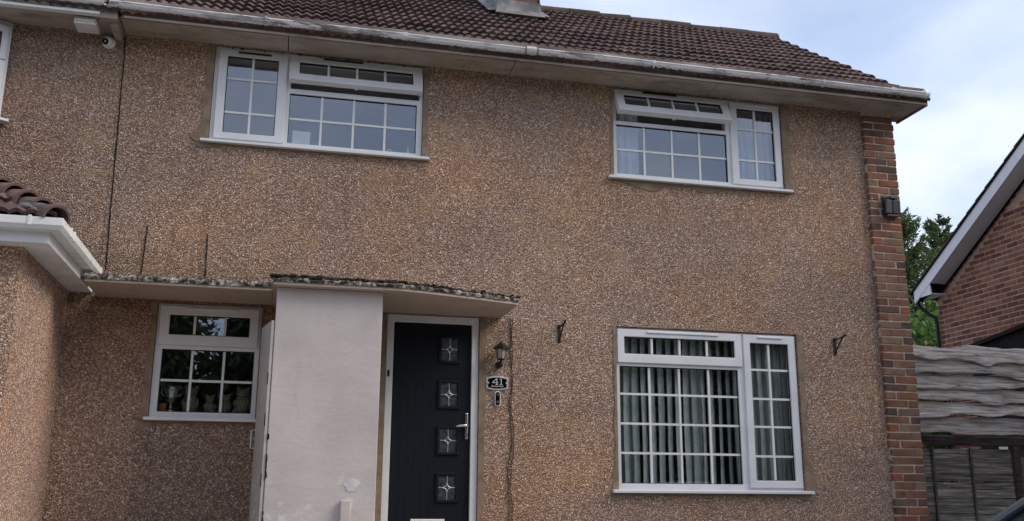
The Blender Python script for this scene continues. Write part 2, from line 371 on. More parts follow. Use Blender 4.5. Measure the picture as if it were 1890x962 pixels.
M['asphalt'] = simple('asphalt', (0.055, 0.054, 0.053), 0.9, 0.2, var=0.35, scale=40, bump=0.5, bscale=150)
M['slab'] = simple('concrete_paving', (0.28, 0.26, 0.235), 0.9, 0.2, var=0.25, scale=5, bump=0.3)
M['kerb'] = simple('kerb_concrete', (0.30, 0.285, 0.26), 0.9, 0.2, var=0.2, scale=9, bump=0.3)
M['grass'] = simple('rough_grass', (0.055, 0.085, 0.028), 0.9, 0.2, var=0.5, scale=9, bump=0.6, bscale=60)
M['line'] = simple('road_paint', (0.72, 0.72, 0.70), 0.7, 0.2, var=0.1, scale=30)
M['bark'] = simple('bark', (0.10, 0.075, 0.055), 0.95, 0.1, var=0.4, scale=14, bump=0.7)
def mk_leaf(name, a, b, trans=0.25):
    k = NT(name, 0.55, 0.35)
    v = k.noise(0.9, 3)
    w = k.noise(7.0, 2)
    c = k.mix(0.5, k.ramp(v, [(0.3, a), (0.7, b)]), k.ramp(w, [(0.3, a), (0.7, b)]))
    k.col(c)
    t = k.n('ShaderNodeBsdfTranslucent'); k.l(c, t.inputs[0])
    mx = k.n('ShaderNodeMixShader'); mx.inputs[0].default_value = trans
    o = k.t.nodes['Material Output']; k.l(k.b.outputs[0], mx.inputs[1]); k.l(t.outputs[0], mx.inputs[2]); k.l(mx.outputs[0], o.inputs[0])
    return k.m
M['leaf'] = mk_leaf('broad_leaf', (0.06, 0.13, 0.03), (0.16, 0.28, 0.07), 0.45)
M['leaf_dark'] = mk_leaf('dark_leaf', (0.035, 0.06, 0.028), (0.085, 0.125, 0.05), 0.2)
M['conifer'] = mk_leaf('conifer_spray', (0.05, 0.09, 0.03), (0.13, 0.18, 0.06), 0.4)

M['room'] = simple('room_wall', (0.62, 0.53, 0.52), 0.9, 0.1, var=0.06)
M['room_floor'] = simple('room_carpet', (0.16, 0.12, 0.09), 0.95, 0.1, var=0.2, scale=20)
M['ceiling'] = simple('room_ceiling', (0.62, 0.60, 0.57), 0.9, 0.1, var=0.04)
def mk_cloth(name, c, trans):
    k = NT(name, 0.9, 0.1); k.col(c)
    t = k.n('ShaderNodeBsdfTranslucent'); t.inputs[0].default_value = (*c, 1)
    mx = k.n('ShaderNodeMixShader'); mx.inputs[0].default_value = trans
    o = k.t.nodes['Material Output']; k.l(k.b.outputs[0], mx.inputs[1]); k.l(t.outputs[0], mx.inputs[2]); k.l(mx.outputs[0], o.inputs[0]); return k.m
M['blind'] = mk_cloth('blind_fabric', (0.72, 0.76, 0.72), 0.3)
M['curtain'] = mk_cloth('sheer_curtain', (0.72, 0.76, 0.73), 0.3)
M['net'] = mk_cloth('white_net_curtain', (0.70, 0.72, 0.76), 0.3)
M['felt'] = simple('black_roof_felt', (0.014, 0.014, 0.016), 0.85, 0.25, var=0.4, scale=12, bump=0.4)
M['car_paint'] = simple('dark_grey_car_paint', (0.05, 0.052, 0.058), 0.3, 0.5, 0.3, var=0.05)
M['rubber'] = simple('tyre_rubber', (0.014, 0.014, 0.014), 0.8, 0.2)
M['headlight'] = simple('headlamp_lens', (0.55, 0.57, 0.6), 0.1, 0.5)
M['tail'] = simple('red_lamp_lens', (0.35, 0.01, 0.01), 0.15, 0.5)
M['plush'] = simple('grey_beige_ceramic', (0.20, 0.195, 0.14), 0.8, 0.2, var=0.2, scale=40)
def mk_jumper():
    k = NT('striped_jumper', 0.9, 0.1)
    w = k.n('ShaderNodeTexWave'); w.inputs['Scale'].default_value = 16; w.bands_direction = 'X'; w.inputs['Distortion'].default_value = 0.6
    k.l(k.tc.outputs['Object'], w.inputs['Vector'])
    k.col(k.ramp(w.outputs['Fac'], [(0.35, (0.13, 0.125, 0.09)), (0.6, (0.34, 0.33, 0.26))])); return k.m
M['jumper'] = mk_jumper()
M['terracotta'] = simple('orange_pot', (0.42, 0.15, 0.035), 0.6, 0.3, var=0.2, scale=30)
M['trophy'] = simple('trophy_silver', (0.62, 0.62, 0.56), 0.22, 0.5, 0.9, var=0.1)
M['blue'] = simple('blue_glaze', (0.12, 0.22, 0.36), 0.4, 0.4)
M['card'] = simple('white_card', (0.76, 0.77, 0.78), 0.7, 0.2, var=0.03)
M['navy'] = simple('slate_card', (0.08, 0.10, 0.14), 0.6, 0.3)
M['pink'] = simple('pink_card', (0.55, 0.28, 0.24), 0.6, 0.3)

# ------------------------------------------------------------------ mesh helpers
class MB:
    """collects faces; build() links them as ONE mesh object"""
    def __init__(s): s.v = []; s.f = []; s.mi = []
    def add(s, vs, fs, mi=0):
        o = len(s.v); s.v.extend([tuple(v) for v in vs]); s.f.extend([tuple(i + o for i in f) for f in fs]); s.mi.extend([mi] * len(fs)); return s
    def box(s, a, b, mi=0):
        (x0, y0, z0), (x1, y1, z1) = a, b
        return s.add([(x0, y0, z0), (x1, y0, z0), (x1, y1, z0), (x0, y1, z0), (x0, y0, z1), (x1, y0, z1), (x1, y1, z1), (x0, y1, z1)],
                     [(0, 3, 2, 1), (4, 5, 6, 7), (0, 1, 5, 4), (1, 2, 6, 5), (2, 3, 7, 6), (3, 0, 4, 7)], mi)
    def prism(s, poly, axis, a, b, mi=0):
        """poly in the two other axes, extruded along axis from a to b"""
        n = len(poly)
        def p(q, t):
            return {'X': (t, q[0], q[1]), 'Y': (q[0], t, q[1]), 'Z': (q[0], q[1], t)}[axis]
        vs = [p(q, a) for q in poly] + [p(q, b) for q in poly]
        fs = [tuple(range(n))[::-1], tuple(range(n, 2 * n))] + [(i, (i + 1) % n, n + (i + 1) % n, n + i) for i in range(n)]
        return s.add(vs, fs, mi)
    def tube(s, pts, r, n=8, mi=0, caps=True):
        pts = [Vector(p) for p in pts]; rs = r if hasattr(r, '__len__') else [r] * len(pts)
        vs = []; fs = []
        for i, p in enumerate(pts):
            t = (pts[min(i + 1, len(pts) - 1)] - pts[max(i - 1, 0)]).normalized()
            q = Vector((0, 0, 1)) if abs(t.z) < 0.9 else Vector((1, 0, 0))
            a = t.cross(q).normalized(); b = t.cross(a)
            for k in range(n):
                th = 2 * math.pi * k / n
                vs.append(p + (a * math.cos(th) + b * math.sin(th)) * rs[i])
        for i in range(len(pts) - 1):
            for k in range(n):
                fs.append((i * n + k, i * n + (k + 1) % n, (i + 1) * n + (k + 1) % n, (i + 1) * n + k))
        if caps: fs.append(tuple(range(n))); fs.append(tuple(range((len(pts) - 1) * n, len(pts) * n))[::-1])
        return s.add(vs, fs, mi)
    def lathe(s, prof, c=(0, 0, 0), n=16, mi=0, rot=None):
        vs = []; fs = []
        for (r, z) in prof:
            for k in range(n):
                th = 2 * math.pi * (k + 0.5) / n
                v = Vector((r * math.cos(th), r * math.sin(th), z))
                if rot: v = rot @ v
                vs.append(v + Vector(c))
        for i in range(len(prof) - 1):
            for k in range(n): fs.append((i * n + k, i * n + (k + 1) % n, (i + 1) * n + (k + 1) % n, (i + 1) * n + k))
        fs.append(tuple(range(n))[::-1]); fs.append(tuple(range((len(prof) - 1) * n, len(prof) * n)))
        return s.add(vs, fs, mi)
    def ball(s, c, r, n=12, m=8, mi=0):
        r = r if hasattr(r, '__len__') else (r, r, r)
        vs = []; fs = []
        for i in range(m + 1):
            ph = math.pi * i / m
            for k in range(n):
                th = 2 * math.pi * k / n
                vs.append((c[0] + r[0] * math.sin(ph) * math.cos(th), c[1] + r[1] * math.sin(ph) * math.sin(th), c[2] + r[2] * math.cos(ph)))
        for i in range(m):
            for k in range(n): fs.append((i * n + k, (i + 1) * n + k, (i + 1) * n + (k + 1) % n, i * n + (k + 1) % n))
        return s.add(vs, fs, mi)
    def grid_wall(s, x0, x1, z0, z1, holes, y0, y1, mi=0):
        """slab between y0 (front) and y1 (back) with rectangular holes (hx0,hx1,hz0,hz1)"""
        xs = sorted({x0, x1, *[min(max(h[i], x0), x1) for h in holes for i in (0, 1)]})
        zs = sorted({z0, z1, *[min(max(h[i], z0), z1) for h in holes for i in (2, 3)]})
        def solid(i, j):
            if i < 0 or j < 0 or i >= len(xs) - 1 or j >= len(zs) - 1: return False
            cx = (xs[i] + xs[i + 1]) / 2; cz = (zs[j] + zs[j + 1]) / 2
            return not any(h[0] < cx < h[1] and h[2] < cz < h[3] for h in holes)
        for i in range(len(xs) - 1):
            for j in range(len(zs) - 1):
                if not solid(i, j): continue
                a, b, c, d = xs[i], xs[i + 1], zs[j], zs[j + 1]
                s.add([(a, y0, c), (b, y0, c), (b, y0, d), (a, y0, d)], [(0, 1, 2, 3)], mi)
                s.add([(a, y1, c), (b, y1, c), (b, y1, d), (a, y1, d)], [(3, 2, 1, 0)], mi)
                if not solid(i - 1, j): s.add([(a, y0, c), (a, y0, d), (a, y1, d), (a, y1, c)], [(0, 1, 2, 3)], mi)
                if not solid(i + 1, j): s.add([(b, y0, c), (b, y1, c), (b, y1, d), (b, y0, d)], [(0, 1, 2, 3)], mi)
                if not solid(i, j - 1): s.add([(a, y0, c), (a, y1, c), (b, y1, c), (b, y0, c)], [(0, 1, 2, 3)], mi)
                if not solid(i, j + 1): s.add([(a, y0, d), (b, y0, d), (b, y1, d), (a, y1, d)], [(0, 1, 2, 3)], mi)
        return s
    def xf(s, mat):
        s.v = [tuple(mat @ Vector(v)) for v in s.v]; return s
    def build(s, name, mats, parent=None, smooth=False, bevel=0.0, weld=True):
        me = bpy.data.meshes.new(name)
        me.from_pydata(s.v, [], s.f)
        if not isinstance(mats, (list, tuple)): mats = [mats]
        for m in mats: me.materials.append(M[m] if isinstance(m, str) else m)
        if len(mats) > 1: me.polygons.foreach_set('material_index', s.mi)
        if weld:
            bm = bmesh.new(); bm.from_mesh(me); bmesh.ops.remove_doubles(bm, verts=bm.verts, dist=1e-5)
            bmesh.ops.recalc_face_normals(bm, faces=bm.faces); bm.to_mesh(me); bm.free()
        if smooth: me.polygons.foreach_set('use_smooth', [True] * len(me.polygons))
        return link(name, me, parent, bevel)

def link(name, me, parent=None, bevel=0.0):
    o = bpy.data.objects.new(name, me); COL.objects.link(o)
    if parent is not None: o.parent = parent
    if bevel:
        b = o.modifiers.new('bevel', 'BEVEL'); b.width = bevel; b.segments = 2; b.limit_method = 'ANGLE'; b.angle_limit = R(40)
    return o
def thing(name, label, cat, loc=(0, 0, 0), group=None, rz=0.0):
    o = bpy.data.objects.new(name, None); COL.objects.link(o); o.empty_display_size = 0.2
    o.location = loc; o.rotation_euler = (0, 0, rz)
    return tag(o, label, cat, group)
def tag(o, label, cat, group=None):
    o['label'] = label; o['category'] = cat
    if group: o['group'] = group
    return o
def struct(o): o['kind'] = 'structure'; return o
def stuff(o): o['kind'] = 'stuff'; return o
def jag(x, s=1.0, seed=0.0): return mnoise.noise(Vector((x * s, seed, 0.37)))

# ------------------------------------------------------------------ ground, road
gp = [(60, -0.06), (-1.0, -0.06), (-1.6, -0.14), (-2.7, -0.80), (-7.2, -0.80), (-9.0, -1.16), (-11.0, -1.22)]
g = MB()
for (ya, za), (yb, zb) in zip(gp[:-1], gp[1:]):
    g.add([(-60, ya, za), (60, ya, za), (60, yb, zb), (-60, yb, zb)], [(0, 1, 2, 3)])
struct(g.build('driveway', 'slab'))
g = MB(); g.box((-60, -11.15, -1.30), (60, -11.0, -1.20)); struct(g.build('kerb', 'kerb'))
g = MB(); g.add([(-60, -11.15, -1.33), (60, -11.15, -1.33), (60, -17.5, -1.33), (-60, -17.5, -1.33)], [(0, 1, 2, 3)]); struct(g.build('road', 'asphalt'))
for i in range(-6, 7):
    g = MB(); g.box((i * 6 - 1.5, -14.4, -1.329), (i * 6 + 1.5, -14.3, -1.325)); struct(g.build('road_marking', 'line'))
g = MB(); g.add([(-400, -17.5, -1.25), (400, -17.5, -1.25), (400, -400, -1.25), (-400, -400, -1.25)], [(0, 1, 2, 3)]); struct(g.build('grass_verge', 'grass'))
g = MB(); g.add([(-400, 60, -0.07), (400, 60, -0.07), (400, 400, -0.07), (-400, 400, -0.07)], [(0, 1, 2, 3)]); struct(g.build('ground', 'grass'))

# ------------------------------------------------------------------ window builder
I4 = Matrix.Identity(4)
def window(house, x0, x1, z0, z1, lights, yf=0.03, mat=I4, sill=0.07, board=False, name='window'):
    W, H = x1 - x0, z1 - z0
    X = lambda f: x0 + f * W
    Z = lambda f: z1 - f * H            # fractions measured from the top
    holes = []
    for L in lights:
        a, b, c, d = L['g']
        if L.get('sash'):
            s = L['sash']; holes.append((X(s[0]) + 0.02, X(s[1]) - 0.02, Z(s[3]) + (-0.028 if L.get('open') else 0.02), Z(s[2]) - 0.02))
        else: holes.append((X(a), X(b), Z(d), Z(c)))
    fr = MB().grid_wall(x0, x1, z0, z1, holes, yf, yf + 0.07).xf(mat)
    wobj = fr.build(name, 'upvc', house, bevel=0.004)
    for L in lights:
        a, b, c, d = L['g']
        gx0, gx1, gz0, gz1 = X(a), X(b), Z(d), Z(c)
        T = mat; yg = yf + 0.028
        if L.get('sash'):
            s = L['sash']; sx0, sx1, sz0, sz1 = X(s[0]), X(s[1]), Z(s[3]), Z(s[2])
            if L.get('open'):
                piv = Matrix.Translation((0, yf - 0.004, sz1)); T = mat @ piv @ Matrix.Rotation(-L['open'], 4, 'X') @ piv.inverted()
            sm = MB().grid_wall(sx0, sx1, sz0, sz1, [(gx0, gx1, gz0, gz1)], yf - 0.022, yf + 0.045)
            sm.xf(T).build('casement', 'upvc', wobj, bevel=0.006)
            yg = yf + 0.008
            if L.get('vent'):
                v = MB().box((gx0 + (gx1 - gx0) * 0.2, yf - 0.034, sz1 - 0.032), (gx0 + (gx1 - gx0) * (0.55 if L['open'] else 0.85), yf - 0.021, sz1 - 0.016))
                v.xf(T).build('trickle_vent', 'black_metal' if L['vent'] == 2 else 'upvc', wobj, bevel=0.003)
            if L.get('open'):
                for sx in (sx0 + 0.03, sx1 - 0.04):
                    st = MB().tube([mat @ Vector((sx, yf + 0.03, sz0 + 0.06)), T @ Vector((sx, yf, sz0 + 0.05))], 0.008, 6)
                    st.build('window_stay', 'silver', wobj)
                h = MB().box(((sx0 + sx1) / 2 - 0.012, yf + 0.045, sz0 + 0.01), ((sx0 + sx1) / 2 + 0.012, yf + 0.07, sz0 + 0.03)).xf(T); h.build('window_handle', 'upvc', wobj)
        # glazing seal round the glass
        se = 0.006
        MB().grid_wall(gx0 - 0.002, gx1 + 0.002, gz0 - 0.002, gz1 + 0.002, [(gx0 + se, gx1 - se, gz0 + se, gz1 - se)], yg - 0.012, yg + 0.012).xf(T).build('glazing_seal', 'seal', wobj)
        cols = [0.0] + L['cols'] + [1.0]; rows = [0.0] + L['rows'] + [1.0]
        bw = 0.0105
        xs = [gx0 + (gx1 - gx0) * f for f in cols]; zs = [gz1 - (gz1 - gz0) * f for f in rows]
        for x in xs[1:-1]:
            MB().box((x - bw, yg - 0.010, gz0 + se), (x + bw, yg + 0.010, gz1 - se)).xf(T).build('glazing_bar', 'upvc_bar', wobj)
        for z in zs[1:-1]:
            MB().box((gx0 + se, yg - 0.009, z - bw), (gx1 - se, yg + 0.009, z + bw)).xf(T).build('glazing_bar', 'upvc_bar', wobj)
        for i in range(len(xs) - 1):
            for j in range(len(zs) - 1):
                pa = xs[i] + (bw if i else se); pb = xs[i + 1] - (bw if i < len(xs) - 2 else se)
                pc = zs[j + 1] + (bw if j < len(zs) - 2 else se); pd = zs[j] - (bw if j else se)
                # each pane sits a hair out of true
                tx, tz = random.uniform(-.0014, .0014), random.uniform(-.0014, .0014)
                y = yg
                pm = MB().add([(pa, y - tx - tz, pc), (pb, y + tx - tz, pc), (pb, y + tx + tz, pd), (pa, y - tx + tz, pd),
                               (pa, y + .004 - tx - tz, pc), (pb, y + .004 + tx - tz, pc), (pb, y + .004 + tx + tz, pd), (pa, y + .004 - tx + tz, pd)],
                              [(0, 1, 2, 3), (7, 6, 5, 4), (0, 4, 5, 1), (1, 5, 6, 2), (2, 6, 7, 3), (3, 7, 4, 0)])
                pm.xf(T).build('pane', 'glass', wobj)
    if sill:
        MB().prism([(yf - 0.085, z0 - 0.034), (yf - 0.085, z0 - 0.008), (yf + 0.02, z0 + 0.004), (yf + 0.02, z0 - 0.034)], 'X', x0 - sill, x1 + sill).xf(mat).build('sill', 'upvc', wobj, bevel=0.004)
    if board:
        MB().box((x0, yf + 0.072, z0 + 0.02), (x1, yf + 0.30, z0 + 0.05)).xf(mat).build('window_board', 'ceiling', wobj)
    return wobj

def patch_side(house, x, z0, z1, w, sgn, seed, flare=0.0, name='cement_patch'):
    """strip of smooth render beside a window; ragged outer edge"""
    n = 26; m = MB(); vs = []
    for i in range(n + 1):
        t = i / n; z = z0 + (z1 - z0) * t
        ww = w * (1 + 0.45 * jag(z, 4, seed) + 0.3 * jag(z, 13, seed + 3)) + flare * math.exp(-((t - 0.06) / 0.09) ** 2)
        vs += [(x, -0.007, z), (x + sgn * max(ww, 0.012), -0.007, z + 0.01 * jag(z, 9, seed + 5)), (x + sgn * (max(ww, 0.012) + 0.004), 0.004, z), (x, 0.06, z)]
    fs = []
    for i in range(n):
        a = i * 4; b = a + 4
        for k in range(3): fs.append((a + k, a + k + 1, b + k + 1, b + k))
    fs += [(0, 1, 2, 3), (n * 4 + 3, n * 4 + 2, n * 4 + 1, n * 4)]
    return m.add(vs, fs).build(name, 'patch', house)
def patch_below(house, x0, x1, z, prof, seed, name='cement_patch'):
    n = 40; vs = []; fs = []
    for i in range(n + 1):
        t = i / n; x = x0 + (x1 - x0) * t
        d = max(0.006, prof(t) * (1 + 0.35 * jag(x, 7, seed)))
        vs += [(x, -0.007, z), (x, -0.007, z - d), (x, 0.004, z - d - 0.004), (x, 0.02, z)]
    for i in range(n):
        a = i * 4; b = a + 4
        for k in range(3): fs.append((a + k, b + k, b + k + 1, a + k + 1))
    fs += [(3, 2, 1, 0), (n * 4, n * 4 + 1, n * 4 + 2, n * 4 + 3)]
    return MB().add(vs, fs).build(name, 'patch', house)

# ------------------------------------------------------------------ the house, number 41
house = thing('semi_detached_house', 'brown pebbledash house with black front door, white windows and brown tiled roof', 'house')
XL, XR, ZT = -1.64, 6.05, 4.64
WIN1 = (-0.82, 1.18, 3.655, 4.614); WIN2 = (3.165, 5.085, 3.63, 4.606); WIN3 = (3.15, 5.10, 0.51, 2.07); WIN4 = (-1.12, -0.23, 1.09, 2.09)
DOOR = (0.91, 1.78, 0.0, 2.09)
hs = []
for w in (WIN1, WIN2, WIN3, WIN4, DOOR): hs.append((w[0] - .004, w[1] + .004, w[2] - .004, w[3] + .004))
MB().grid_wall(XL, XR + 0.02, -0.3, ZT, hs, 0.0, 0.22).build('wall', 'pebble', house)
MB().box((-1.205, -0.005, -0.06), (-0.1, -0.0005, 1.012)).build('render_repair', 'pebble_new', house)
# end gable (brick) and rear wall
RP = 0.714; RIDGE_Y, RIDGE_Z = 2.80, 6.985
def roof_z(y): return RIDGE_Z - RP * abs(RIDGE_Y - y)
gy = [(0.05, -0.3), (5.6, -0.3), (5.6, roof_z(5.6) - 0.05), (RIDGE_Y, RIDGE_Z - 0.06), (0.05, roof_z(0.05) - 0.06)]
MB().prism(gy, 'X', 6.22, 6.425).build('gable_wall', 'brickwall', house)
MB().box((-6.0, 5.4, -0.3), (6.21, 5.6, 4.7)).build('rear_wall', 'brickwall', house)
# interior
MB().box((-1.6, 0.23, -0.1), (6.2, 5.38, 0.02)).build('ground_floor', 'room_floor', house)
MB().box((-1.6, 0.23, 2.42), (6.2, 5.38, 2.60)).build('upper_floor', ['ceiling'], house)
MB().box((-1.6, 0.23, 4.66), (6.2, 5.38, 4.72)).build('bedroom_ceiling', 'ceiling', house)
MB().box((-1.6, 3.3, 0.03), (6.19, 3.4, 2.41)).build('partition_wall', 'room', house)
MB().box((-1.6, 3.3, 2.61), (6.19, 3.4, 4.65)).build('partition_wall', 'room', house)
MB().box((2.35, 0.24, 0.03), (2.45, 3.29, 2.41)).build('partition_wall', 'room', house)
MB().box((2.1, 0.24, 2.61), (2.2, 3.29, 4.65)).build('partition_wall', 'room', house)
MB().box((0.35, 0.24, 0.03), (0.45, 3.29, 2.41)).build('partition_wall', 'room', house)
MB().box((-1.63, 0.24, -0.05), (-1.61, 5.38, 4.65)).build('party_wall', 'room', house)

# windows
C4 = [0.25, 0.5, 0.75]
w1 = window(house, *WIN1, [
    dict(g=(0.058, 0.295, 0.095, 0.905), sash=(0.018, 0.338, 0.03, 0.972), cols=[0.5], rows=[0.29, 0.73], vent=2, open=0),
    dict(g=(0.395, 0.945, 0.10, 0.262), sash=(0.348, 0.992, 0.02, 0.345), cols=C4, rows=[], vent=2, open=R(19)),
    dict(g=(0.357, 0.972, 0.425, 0.955), cols=C4, rows=[0.5])])
w2 = window(house, *WIN2, [
    dict(g=(0.058, 0.628, 0.085, 0.245), sash=(0.012, 0.672, 0.015, 0.335), cols=C4, rows=[], vent=2, open=R(25)),
    dict(g=(0.022, 0.668, 0.405, 0.955), cols=C4, rows=[0.5]),
    dict(g=(0.732, 0.955, 0.09, 0.905), sash=(0.69, 0.992, 0.02, 0.972), cols=[0.5], rows=[0.29, 0.73], vent=1, open=0)])
w3 = window(house, *WIN3, [
    dict(g=(0.045, 0.648, 0.06, 0.168), sash=(0.008, 0.688, 0.012, 0.225), cols=C4, rows=[], vent=1, open=0),
    dict(g=(0.02, 0.665, 0.245, 0.965), cols=C4, rows=[0.24, 0.495, 0.745]),
    dict(g=(0.735, 0.953, 0.066, 0.94), sash=(0.698, 0.992, 0.012, 0.985), cols=[0.5], rows=[0.197, 0.411, 0.615, 0.827], vent=1, open=0)])
w4 = window(house, *WIN4, [
    dict(g=(0.118, 0.89, 0.10, 0.277), sash=(0.022, 0.978, 0.02, 0.37), cols=[0.31, 0.69], rows=[], vent=1, open=0),
    dict(g=(0.068, 0.955, 0.405, 0.955), cols=[0.325, 0.67], rows=[0.497])], sill=0.035, board=True)
for (x0, x1, z0, z1), (wl, wr, fl, fr_), sd in ((WIN1, (.055, .05, .10, .03), 1), (WIN2, (.03, .075, .0, .05), 2), (WIN3, (.03, .06, .03, .05), 3), (WIN4, (.05, .02, .03, .0), 4)):
    patch_side(house, x0 - 0.003, z0 - 0.03, z1 + (0.0 if z1 > 4 else 0.003), wl, -1, sd * 1.7, fl)
    patch_side(house, x1 + 0.003, z0 - 0.03, z1 + (0.0 if z1 > 4 else 0.003), wr, 1, sd * 2.9, fr_)
patch_below(house, WIN1[0] - .1, WIN1[1] + .08, WIN1[2] - .035, lambda t: 0.012 + 0.04 * math.exp(-((t - .03) / .05) ** 2), 1.0)
patch_below(house, WIN2[0] - .02, WIN2[1] + .08, WIN2[2] - .035, lambda t: 0.010 + 0.085 * math.exp(-((t - .2) / .1) ** 2) + 0.06 * math.exp(-((t - .5) / .09) ** 2), 2.0)
patch_below(house, WIN3[0] - .08, WIN3[1] + .1, WIN3[2] - .035, lambda t: 0.022 + 0.05 * math.exp(-((t - .97) / .05) ** 2) + .04 * math.exp(-((t - .02) / .05) ** 2), 3.0)
patch_below(house, WIN4[0] - .1, WIN4[1] + .02, WIN4[2] - .035, lambda t: 0.02 + 0.07 * math.exp(-((t - .05) / .08) ** 2), 4.0)

# brown mastic blobs along the top of the wide upper window
for i in range(11):
    x = WIN1[0] + 0.12 + i * 0.165 + random.uniform(-.05, .05)
    MB().ball((x, 0.022, WIN1[3] - 0.006), (random.uniform(.008, .02), 0.008, 0.008), 7, 5).build('mastic_gap', 'black_metal', w1)

# front door
MB().grid_wall(DOOR[0], DOOR[1], 0.0, DOOR[3], [(0.975, 1.715, 0.035, 2.022)], 0.015, 0.09).build('door_frame', 'upvc', house, bevel=0.004)
GL = [(1.43, 1.588, 1.675, 1.885), (1.425, 1.583, 1.252, 1.466), (1.418, 1.576, 0.832, 1.044), (1.412, 1.570, 0.405, 0.618)]
GL = [(1.43, 1.585, c - 0.106, c + 0.106) for c in (1.78, 1.357, 0.936, 0.512)]
leaf = MB().grid_wall(0.981, 1.709, 0.04, 2.016, [(a + .012, b - .012, c + .012, d - .012) for a, b, c, d in GL], 0.042, 0.086)
door = leaf.build('front_door', 'door', house, bevel=0.003)
for i in range(5):      # vertical grooves of the boarded panel
    x = 1.06 + i * 0.07
    MB().box((x - 0.0025, 0.0405, 0.12), (x + 0.0025, 0.0425, 1.94)).build('board_bead', 'door', door)
for (a, b, c, d) in GL:
    MB().grid_wall(a - .028, b + .028, c - .028, d + .028, [(a, b, c, d)], 0.024, 0.043).build('glass_cassette', 'door', door, bevel=0.006)
    MB().box((a - .002, 0.036, c - .002), (b + .002, 0.05, d + .002)).build('glass_pane', 'obscure', door)
    cx, cz = (a + b) / 2, (c + d) / 2
    lead = MB()
    # concave diamond with cross lines, like leaded cames
    rr = 0.037
    for q in range(4):
        pts = []
        for i in range(7):
            t = i / 6
            ax, az = [(rr, 0), (0, rr), (-rr, 0), (0, -rr)][q], [(0, rr), (-rr, 0), (0, -rr), (rr, 0)][q]
            px, pz = ax[0] * (1 - t) + az[0] * t, ax[1] * (1 - t) + az[1] * t
            k = 1 - 0.38 * math.sin(math.pi * t)
            pts.append((cx + px * k, 0.034, cz + pz * k))
        lead.tube(pts, 0.0034, 6)
    for p, q in (((cx, cz + rr), (cx, d)), ((cx, cz - rr), (cx, c)), ((cx + rr, cz), (b, cz)), ((cx - rr, cz), (a, cz))):
        lead.tube([(p[0], 0.035, p[1]), (q[0], 0.035, q[1])], 0.0028, 6)
    lead.build('lead_came', 'silver', door)
    MB().prism([(cx + .019, cz), (cx, cz + .019), (cx - .019, cz), (cx, cz - .019)], 'Y', 0.030, 0.036).build('bevel_jewel', 'obscure', door, bevel=0.003)
h = MB(); h.box((1.664, 0.028, 0.95), (1.692, 0.042, 1.19)); hb = h.build('handle_plate', 'chrome', door, bevel=0.006)
MB().tube([(1.678, 0.03, 1.072), (1.678, -0.018, 1.072), (1.66, -0.026, 1.072), (1.60, -0.022, 1.068), (1.57, -0.015, 1.066)], [.011, .011, .013, .014, .010], 10).build('door_handle', 'chrome', door, smooth=True)
MB().lathe([(.011, 0), (.011, .012)], (1.678, 0.022, 0.985), 12, rot=Matrix.Rotation(R(90), 3, 'X')).build('lock_cylinder', 'chrome', door)
MB().box((1.18, 0.026, 0.175), (1.49, 0.041, 0.235)).build('letter_plate', 'white_paint', door, bevel=0.006)
MB().box((0.925, 0.003, 1.505), (0.945, 0.014, 1.565)).build('alarm_sensor', 'black_metal', house, bevel=0.004)
MB().box((DOOR[0], -0.10, -0.05), (DOOR[1], 0.014, -0.004)).build('door_step', 'slab', house)
patch_side(house, DOOR[1] + .004, 0.0, 2.08, 0.055, 1, 9.3)
patch_side(house, DOOR[0] - .004, 0.0, 2.08, 0.06, -1, 11.3)

# soffit boards, fascia, boxed end
SB = [-1.64, -0.15, 2.05, 4.22, 6.0, 6.63]
for a, b in zip(SB[:-1], SB[1:]):
    MB().box((a + .004, -0.352, 4.62 + random.uniform(-.002, .002)), (b - .004, 0.004 if b < 6.5 else 0.17, 4.645)).build('soffit_board', 'soffit', house, bevel=0.002)
MB().box((-1.62, -0.374, 4.606), (6.63, -0.352, 4.80)).build('fascia_board', 'fascia', house, bevel=0.003)
MB().prism([(-0.374, 4.60), (0.17, 4.60), (0.17, 4.98), (-0.374, 4.70)], 'X', 6.63, 6.652).build('eaves_end_board', 'fascia', house)
MB().prism([(0.15, 4.62), (0.172, 4.62), (0.172, 4.97), (0.15, 4.96)], 'X', 6.43, 6.63).build('eaves_back_board', 'fascia', house)
MB().box((-1.60, -0.385, 4.604), (6.63, -0.3745, 4.628)).build('fascia_bead', 'soffit', house, bevel=0.003)

def gutter_mesh(a, b, axis='X', r=0.047, flip=1, n=10, wob=0.0, seed=0):
    """half-round trough with a rolled lip, running along axis between a and b; section centre at local 0,0 (top)"""
    prof = []
    for i in range(n + 1):
        th = math.pi * i / n; prof.append((-r * math.cos(th), -r * math.sin(th)))
    prof = [(-r - .006, 0.006), (-r - .006, -.004)] + prof[1:-1] + [(r, 0), (r - .004, 0)]
    inner = [((r - .004) * math.cos(math.pi * i / n), -(r - .004) * math.sin(math.pi * i / n)) for i in range(1, n)]
    prof = prof + inner + [(-r + .004, 0.006)]
    k = max(2, int(abs(b - a) / 0.4)); vs = []; fs = []; m = len(prof)
    for j in range(k + 1):
        t = a + (b - a) * j / k; dz = wob * jag(t, 0.7, seed)
        for (p, q) in prof:
            vs.append((t, p * flip, q + dz) if axis == 'X' else (p * flip, t, q + dz))
    for j in range(k):
        for i in range(m): fs.append((j * m + i, j * m + (i + 1) % m, (j + 1) * m + (i + 1) % m, (j + 1) * m + i))
    fs.append(tuple(range(m))); fs.append(tuple(range(k * m, k * m + m))[::-1])
    return MB().add(vs, fs)
GY, GZ = -0.425, 4.712
gt = gutter_mesh(-1.72, 6.575, wob=0.012).xf(Matrix.Translation((0, GY, GZ))).build('gutter', 'gutter', house)
